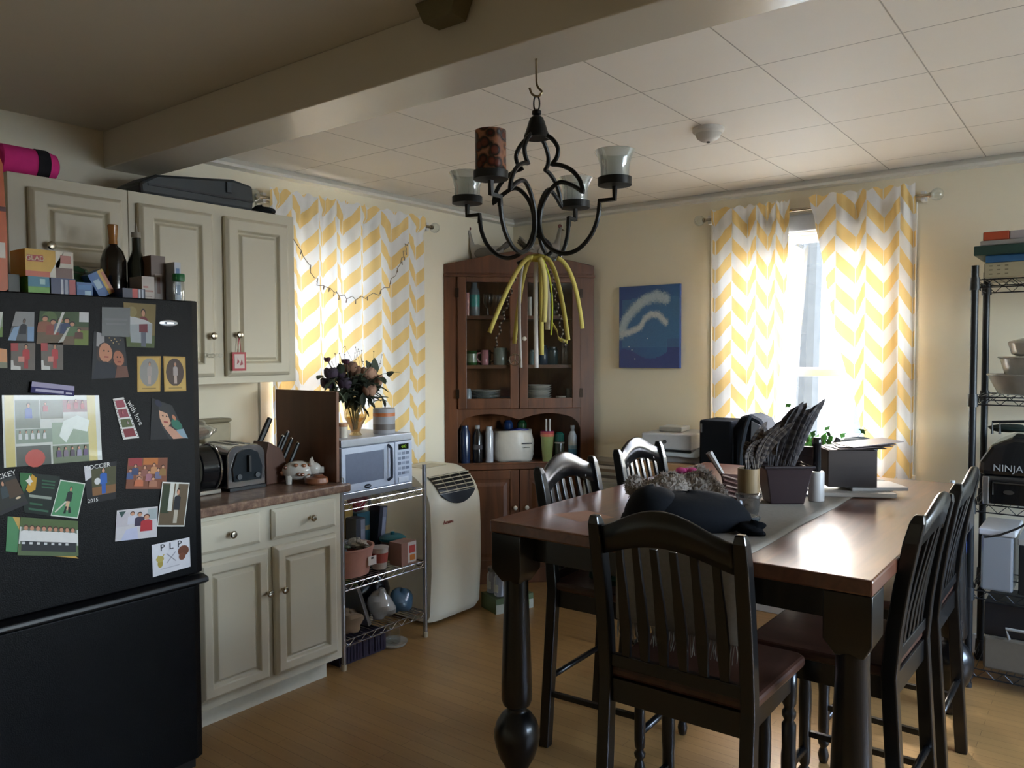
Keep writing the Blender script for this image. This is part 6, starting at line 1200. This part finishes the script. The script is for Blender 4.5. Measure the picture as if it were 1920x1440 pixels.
MB('2a2c30').tube([V((-1.10, 4.11, ZBn+.30)), V((-1.115, 4.11, ZBn+.34)), V((-1.10, 4.115, ZBn+.37))], .014, 8).build('sole', 'paint_satin', t, smooth=True)
solo('shoe_box', MB('6d6c70').bb((-1.08, 4.09, ZBn), (-.97, 4.2, ZBn+.295)), 'paint_matte', 'dull grey carton on the bench beneath the sneaker', 'box', bevel=.003)
# ---- jugs on the floor by the corner cabinet
t = thing('jar_carton', 'green and white carton of glass jars on the floor by the corner cabinet', 'carton', (-2.905, 3.735, 0), 1.2)
MB('5a6a48').bb((-.13, -.09, .0), (.13, .09, .09)).col('b4b4a4').bb((-.13, -.0906, .0), (.13, -.0901, .055)).col('7d8a3a').bb((-.02, -.0912, .01), (.1, -.0907, .05)).build('tray', 'paint_satin', t, local=True)
GJ = 'glass jars by the corner cabinet'
RJ = M.Translation((-2.905, 3.735, 0)) @ M.Rotation(1.2, 4, 'Z')
for k, (x, y, z) in enumerate(((-.075, -.04, .0905), (0, -.04, .0905), (.078, -.04, .0905), (-.075, .045, .0905), (0, .045, .0905), (.078, .045, .0905), (-.06, -.03, .2515), (.03, -.03, .2515), (-.02, .05, .2515))):
    p = RJ @ V((x, y, z)); tt = thing('glass_jar', ('clear glass jar in the lower row on the green carton', 'clear glass jar in the upper row, stacked on other jars')[z > .2], 'jar', p, 0, GJ)
    MB('9aa4a0').lathe([(.03, 0), (.036, .006), (.036, .11), (.026, .13)], p, 18).build('glass_body', 'clear_plastic', tt, smooth=True)
    MB('8a8e8c').lathe([(.028, .131), (.03, .134), (.03, .155), (.027, .158)], p, 18).build('lid', 'paint_metal', tt, smooth=True)
    MB('b4b8ae').bb(p+V((-.016, -.0375, .03)), p+V((.016, -.0362, .075))).build('label', 'paint_satin', tt)
# ================================================================ black wire rack at the right
t = thing('wire_rack', 'tall black wire shelf rack at the right end of the back wall', 'shelf rack', (-.05, 4.32, 0))
QX0, QX1, QY0, QY1 = -.517, .40, 4.10, 4.50
for x in (QX0, QX1):
    for y in (QY0, QY1):
        p = MB().cyl((x, y, .02), (x, y, 1.92), .0155, n=14).build('post', 'black_metal', t, smooth=True)
        for z in (1.855, 1.33, .845, .45, .09): MB('1a1c1e').cyl((x, y, z-.045), (x, y, z+.012), .022, .02, 14).build('sleeve', 'paint_satin', p, smooth=True)
        MB('1a1c1e').cyl((x, y, 0), (x, y, .02), .018, n=12).build('foot', 'paint_satin', p, smooth=True)
for z in (1.855, 1.33, .845, .45, .09): wire_shelf(t, QX0, QX1, QY0, QY1, z, 'black_metal', .03, .035, 'y')
def rk(name, label, cat, lo, hi, c, mat='paint_satin', b=.004, **k): return solo(name, MB(c).bb(lo, hi), mat, label, cat, bevel=b, **k)
Z = 1.862
gb = rk('board_game', 'cream printed game box at the bottom of the stack on the rack top', 'box', (-.485, 4.12, Z), (-.05, 4.44, Z+.068), 'a39a80')
m = MB('6d6650')
for i in range(3):
    for j in range(3): m.bb((-.465+.03*i, 4.119, Z+.015+.018*j), (-.452+.03*i, 4.1205, Z+.02+.018*j))
for j in range(3): m.bb((-.30, 4.119, Z+.015+.018*j), (-.286, 4.1205, Z+.02+.018*j))
m.build('printed_front', 'paint_satin', gb)
rk('board_game', 'blue game box second from the bottom on the rack top', 'box', (-.48, 4.11, Z+.0685), (-.08, 4.42, Z+.10), '2a5a86')
rk('board_game', 'wide dark green game box jutting left on the rack top', 'box', (-.523, 4.09, Z+.1005), (-.06, 4.42, Z+.143), '1c3a34')
rk('board_game', 'thin pale grey box above the dark green game box', 'box', (-.50, 4.10, Z+.1435), (-.08, 4.40, Z+.165), '8d8a88')
rk('book', 'orange red book topmost left on the rack stack', 'book', (-.49, 4.11, Z+.1655), (-.39, 4.36, Z+.205), 'a8482c')
rk('book', 'pale grey book between the orange and black ones on top', 'book', (-.388, 4.11, Z+.1655), (-.285, 4.36, Z+.203), '9a9496')
rk('book', 'black book at the right of the topmost row on the rack', 'book', (-.283, 4.11, Z+.1655), (-.16, 4.36, Z+.208), '16181a')
Z = 1.337
def oval(name, label, c, z, prof, colr, cat, mat='paint_gloss', sy=.75): return solo(name, MB(colr).lathe(prof, (c[0], c[1], z), 32, sy=sy), mat, label, cat, smooth=True)
oval('baking_dish', 'large clear glass baking dish at the bottom on the second shelf', (-.28, 4.27), Z, [(.14, 0), (.16, .006), (.20, .085), (.205, .088), (.205, .094), (.192, .09), (.15, .012)], '9a9c9a', 'dish')
oval('mixing_bowl', 'pale white bowl nested in the glass baking dish', (-.26, 4.28), Z+.0135, [(.12, 0), (.135, .01), (.175, .15), (.185, .155), (.18, .16), (.165, .15)], 'a8a8a2', 'bowl')
oval('casserole', 'white lidded casserole topmost on the second shelf', (-.24, 4.29), Z+.175, [(.13, 0), (.15, .01), (.165, .06), (.16, .068), (.10, .085), (.03, .095), (.03, .115), (.012, .12)], 'a4a29c', 'casserole')
# indoor grill with lettering
Z = .852
t = thing('indoor_grill', 'bulky black and steel countertop grill on the middle rack shelf', 'appliance', (-.27, 4.27, Z))
MB('55585c').bb((-.475, 4.09, Z), (-.09, 4.45, Z+.13)).build('base', 'paint_metal', t, bevel=.015)
pr = [(-.49, .13), (-.06, .13), (-.06, .2), (-.10, .27), (-.18, .305), (-.36, .305), (-.44, .265), (-.485, .19)]
MB('15171a').prism(pr, 4.08, 4.46, lambda a, b, h: (a, h, Z+b)).build('lid', 'paint_gloss', t, bevel=.02)
MB('0d0e10').bb((-.44, 4.08, Z+.005), (-.11, 4.089, Z+.11)).build('control_panel', 'paint_gloss', t, bevel=.004)
MB('b0b2b4').bb((-.47, 4.079, Z-.0), (-.445, 4.0895, Z+.125)).build('steel_trim', 'paint_metal', t, bevel=.004)
MB('5a5c5e').tube([(-.43, 4.08, Z+.045), (-.43, 4.074, Z+.1), (-.12, 4.074, Z+.1), (-.12, 4.08, Z+.045)], .003, 6).build('panel_frame', 'paint_metal', t)
MB('9a9c9e').text('NINJA', M.Translation((-.375, 4.0785, Z+.165)) @ M(((1, 0, 0, 0), (0, 0, -1, 0), (0, 1, 0, 0), (0, 0, 0, 1))), .042, .001).build('logo', 'paint_satin', t)
MB('6a6c6e').lathe([(.016, 0), (.016, .002)], (-.37, 4.0785, Z+.06), 18, rx=PI/2, sx=1.3, sy=.6).build('badge', 'paint_metal', t)
for x in (-.45, -.42): MB('1a1c1e').tube([(x, 4.2, Z+.306), (x, 4.2, Z+.36), (x+.17, 4.2, Z+.372), (x+.17, 4.2, Z+.306)], .006, 8).build('rack_handle', 'paint_satin', t, smooth=True)
solo('oven_mitt', MB('23302c').lump((-.39, 4.30, Z+.326), (.09, .07, .018), .12, seed=61, flat=-.0175), 'cloth_paint', 'dark green mitt lying on top of the grill', 'mitt', smooth=True)
Z = .457
t = thing('storage_bin', 'clear plastic bin with a white lid on the fourth rack shelf', 'bin', (-.40, 4.27, Z))
MB('6d7280').bb((-.475, 4.105, Z), (-.35, 4.40, Z+.25)).build('body', 'clear_plastic', t, bevel=.01); MB('c4c4c6').bb((-.485, 4.098, Z+.252), (-.34, 4.41, Z+.28)).build('lid', 'paint_satin', t, bevel=.006)
rk('food_box', 'black appliance box beside the clear bin on the fourth shelf', 'box', (-.33, 4.11, Z), (.02, 4.42, Z+.22), '0f1418')
rk('tray', 'pale grey tray lying on the black appliance box', 'tray', (-.335, 4.11, Z+.2205), (.02, 4.42, Z+.25), '8d8c88')
solo('power_cord', MB('101112').tube(smoothpts([(-.46, 4.085, .70), (-.40, 4.083, .72), (-.33, 4.083, .76), (-.28, 4.085, .80), (-.23, 4.085, .79), (-.2, 4.085, .75)], 6), .005, 7), 'paint_satin', 'black power cord hanging in a loop before the white-lidded bin', 'cord', smooth=True)
Z = .097
sc = rk('storage_crate', 'beige fabric bin with a white handle on the lowest rack shelf', 'bin', (-.46, 4.11, Z), (.0, 4.42, Z+.15), '6d6558', 'cloth_paint', .01)
MB('8d8c88').tube([(-.36, 4.104, Z+.155), (-.37, 4.085, Z+.205), (-.22, 4.085, Z+.205), (-.22, 4.104, Z+.155)], .007, 8).build('handle', 'paint_satin', sc)
rk('storage_crate', 'dark box resting on the beige bin of the lowest shelf', 'bin', (-.46, 4.13, Z+.1505), (.0, 4.42, Z+.30), '15171c')
t = thing('spray_bottle', 'blue plastic bottle hanging beside the rack post', 'bottle', (-.555, 4.03, .70))
MB('1f3f86').lathe([(.03, 0), (.034, .01), (.034, .06), (.028, .08), (.033, .1), (.033, .15), (.014, .19), (.014, .21)], (-.555, 4.035, .62), 18).build('body', 'paint_gloss', t, smooth=True)
MB('c4c6c8').lathe([(.016, .21), (.016, .235), (.008, .25)], (-.555, 4.035, .62), 14).build('cap', 'paint_satin', t, smooth=True)
t = thing('broom', 'green handled broom leaning beside the black rack', 'broom', (-.56, 3.98, 0))
MB('a8acb0').cyl((-.575, 3.99, .2), (-.585, 4.05, .95), .011, n=10).build('pole', 'paint_satin', t, smooth=True)
MB('2a8a34').cyl((-.577, 4.0, .50), (-.580, 4.025, .72), .014, n=10).build('grip', 'paint_satin', t, smooth=True)
MB('6d747a').prism([(-.05, 0), (.05, 0), (.03, .2), (-.03, .2)], -.018, .018, lambda a, b, h: (-.575+a, 3.985+h, b)).build('brush', 'cloth_paint', t, bevel=.006)
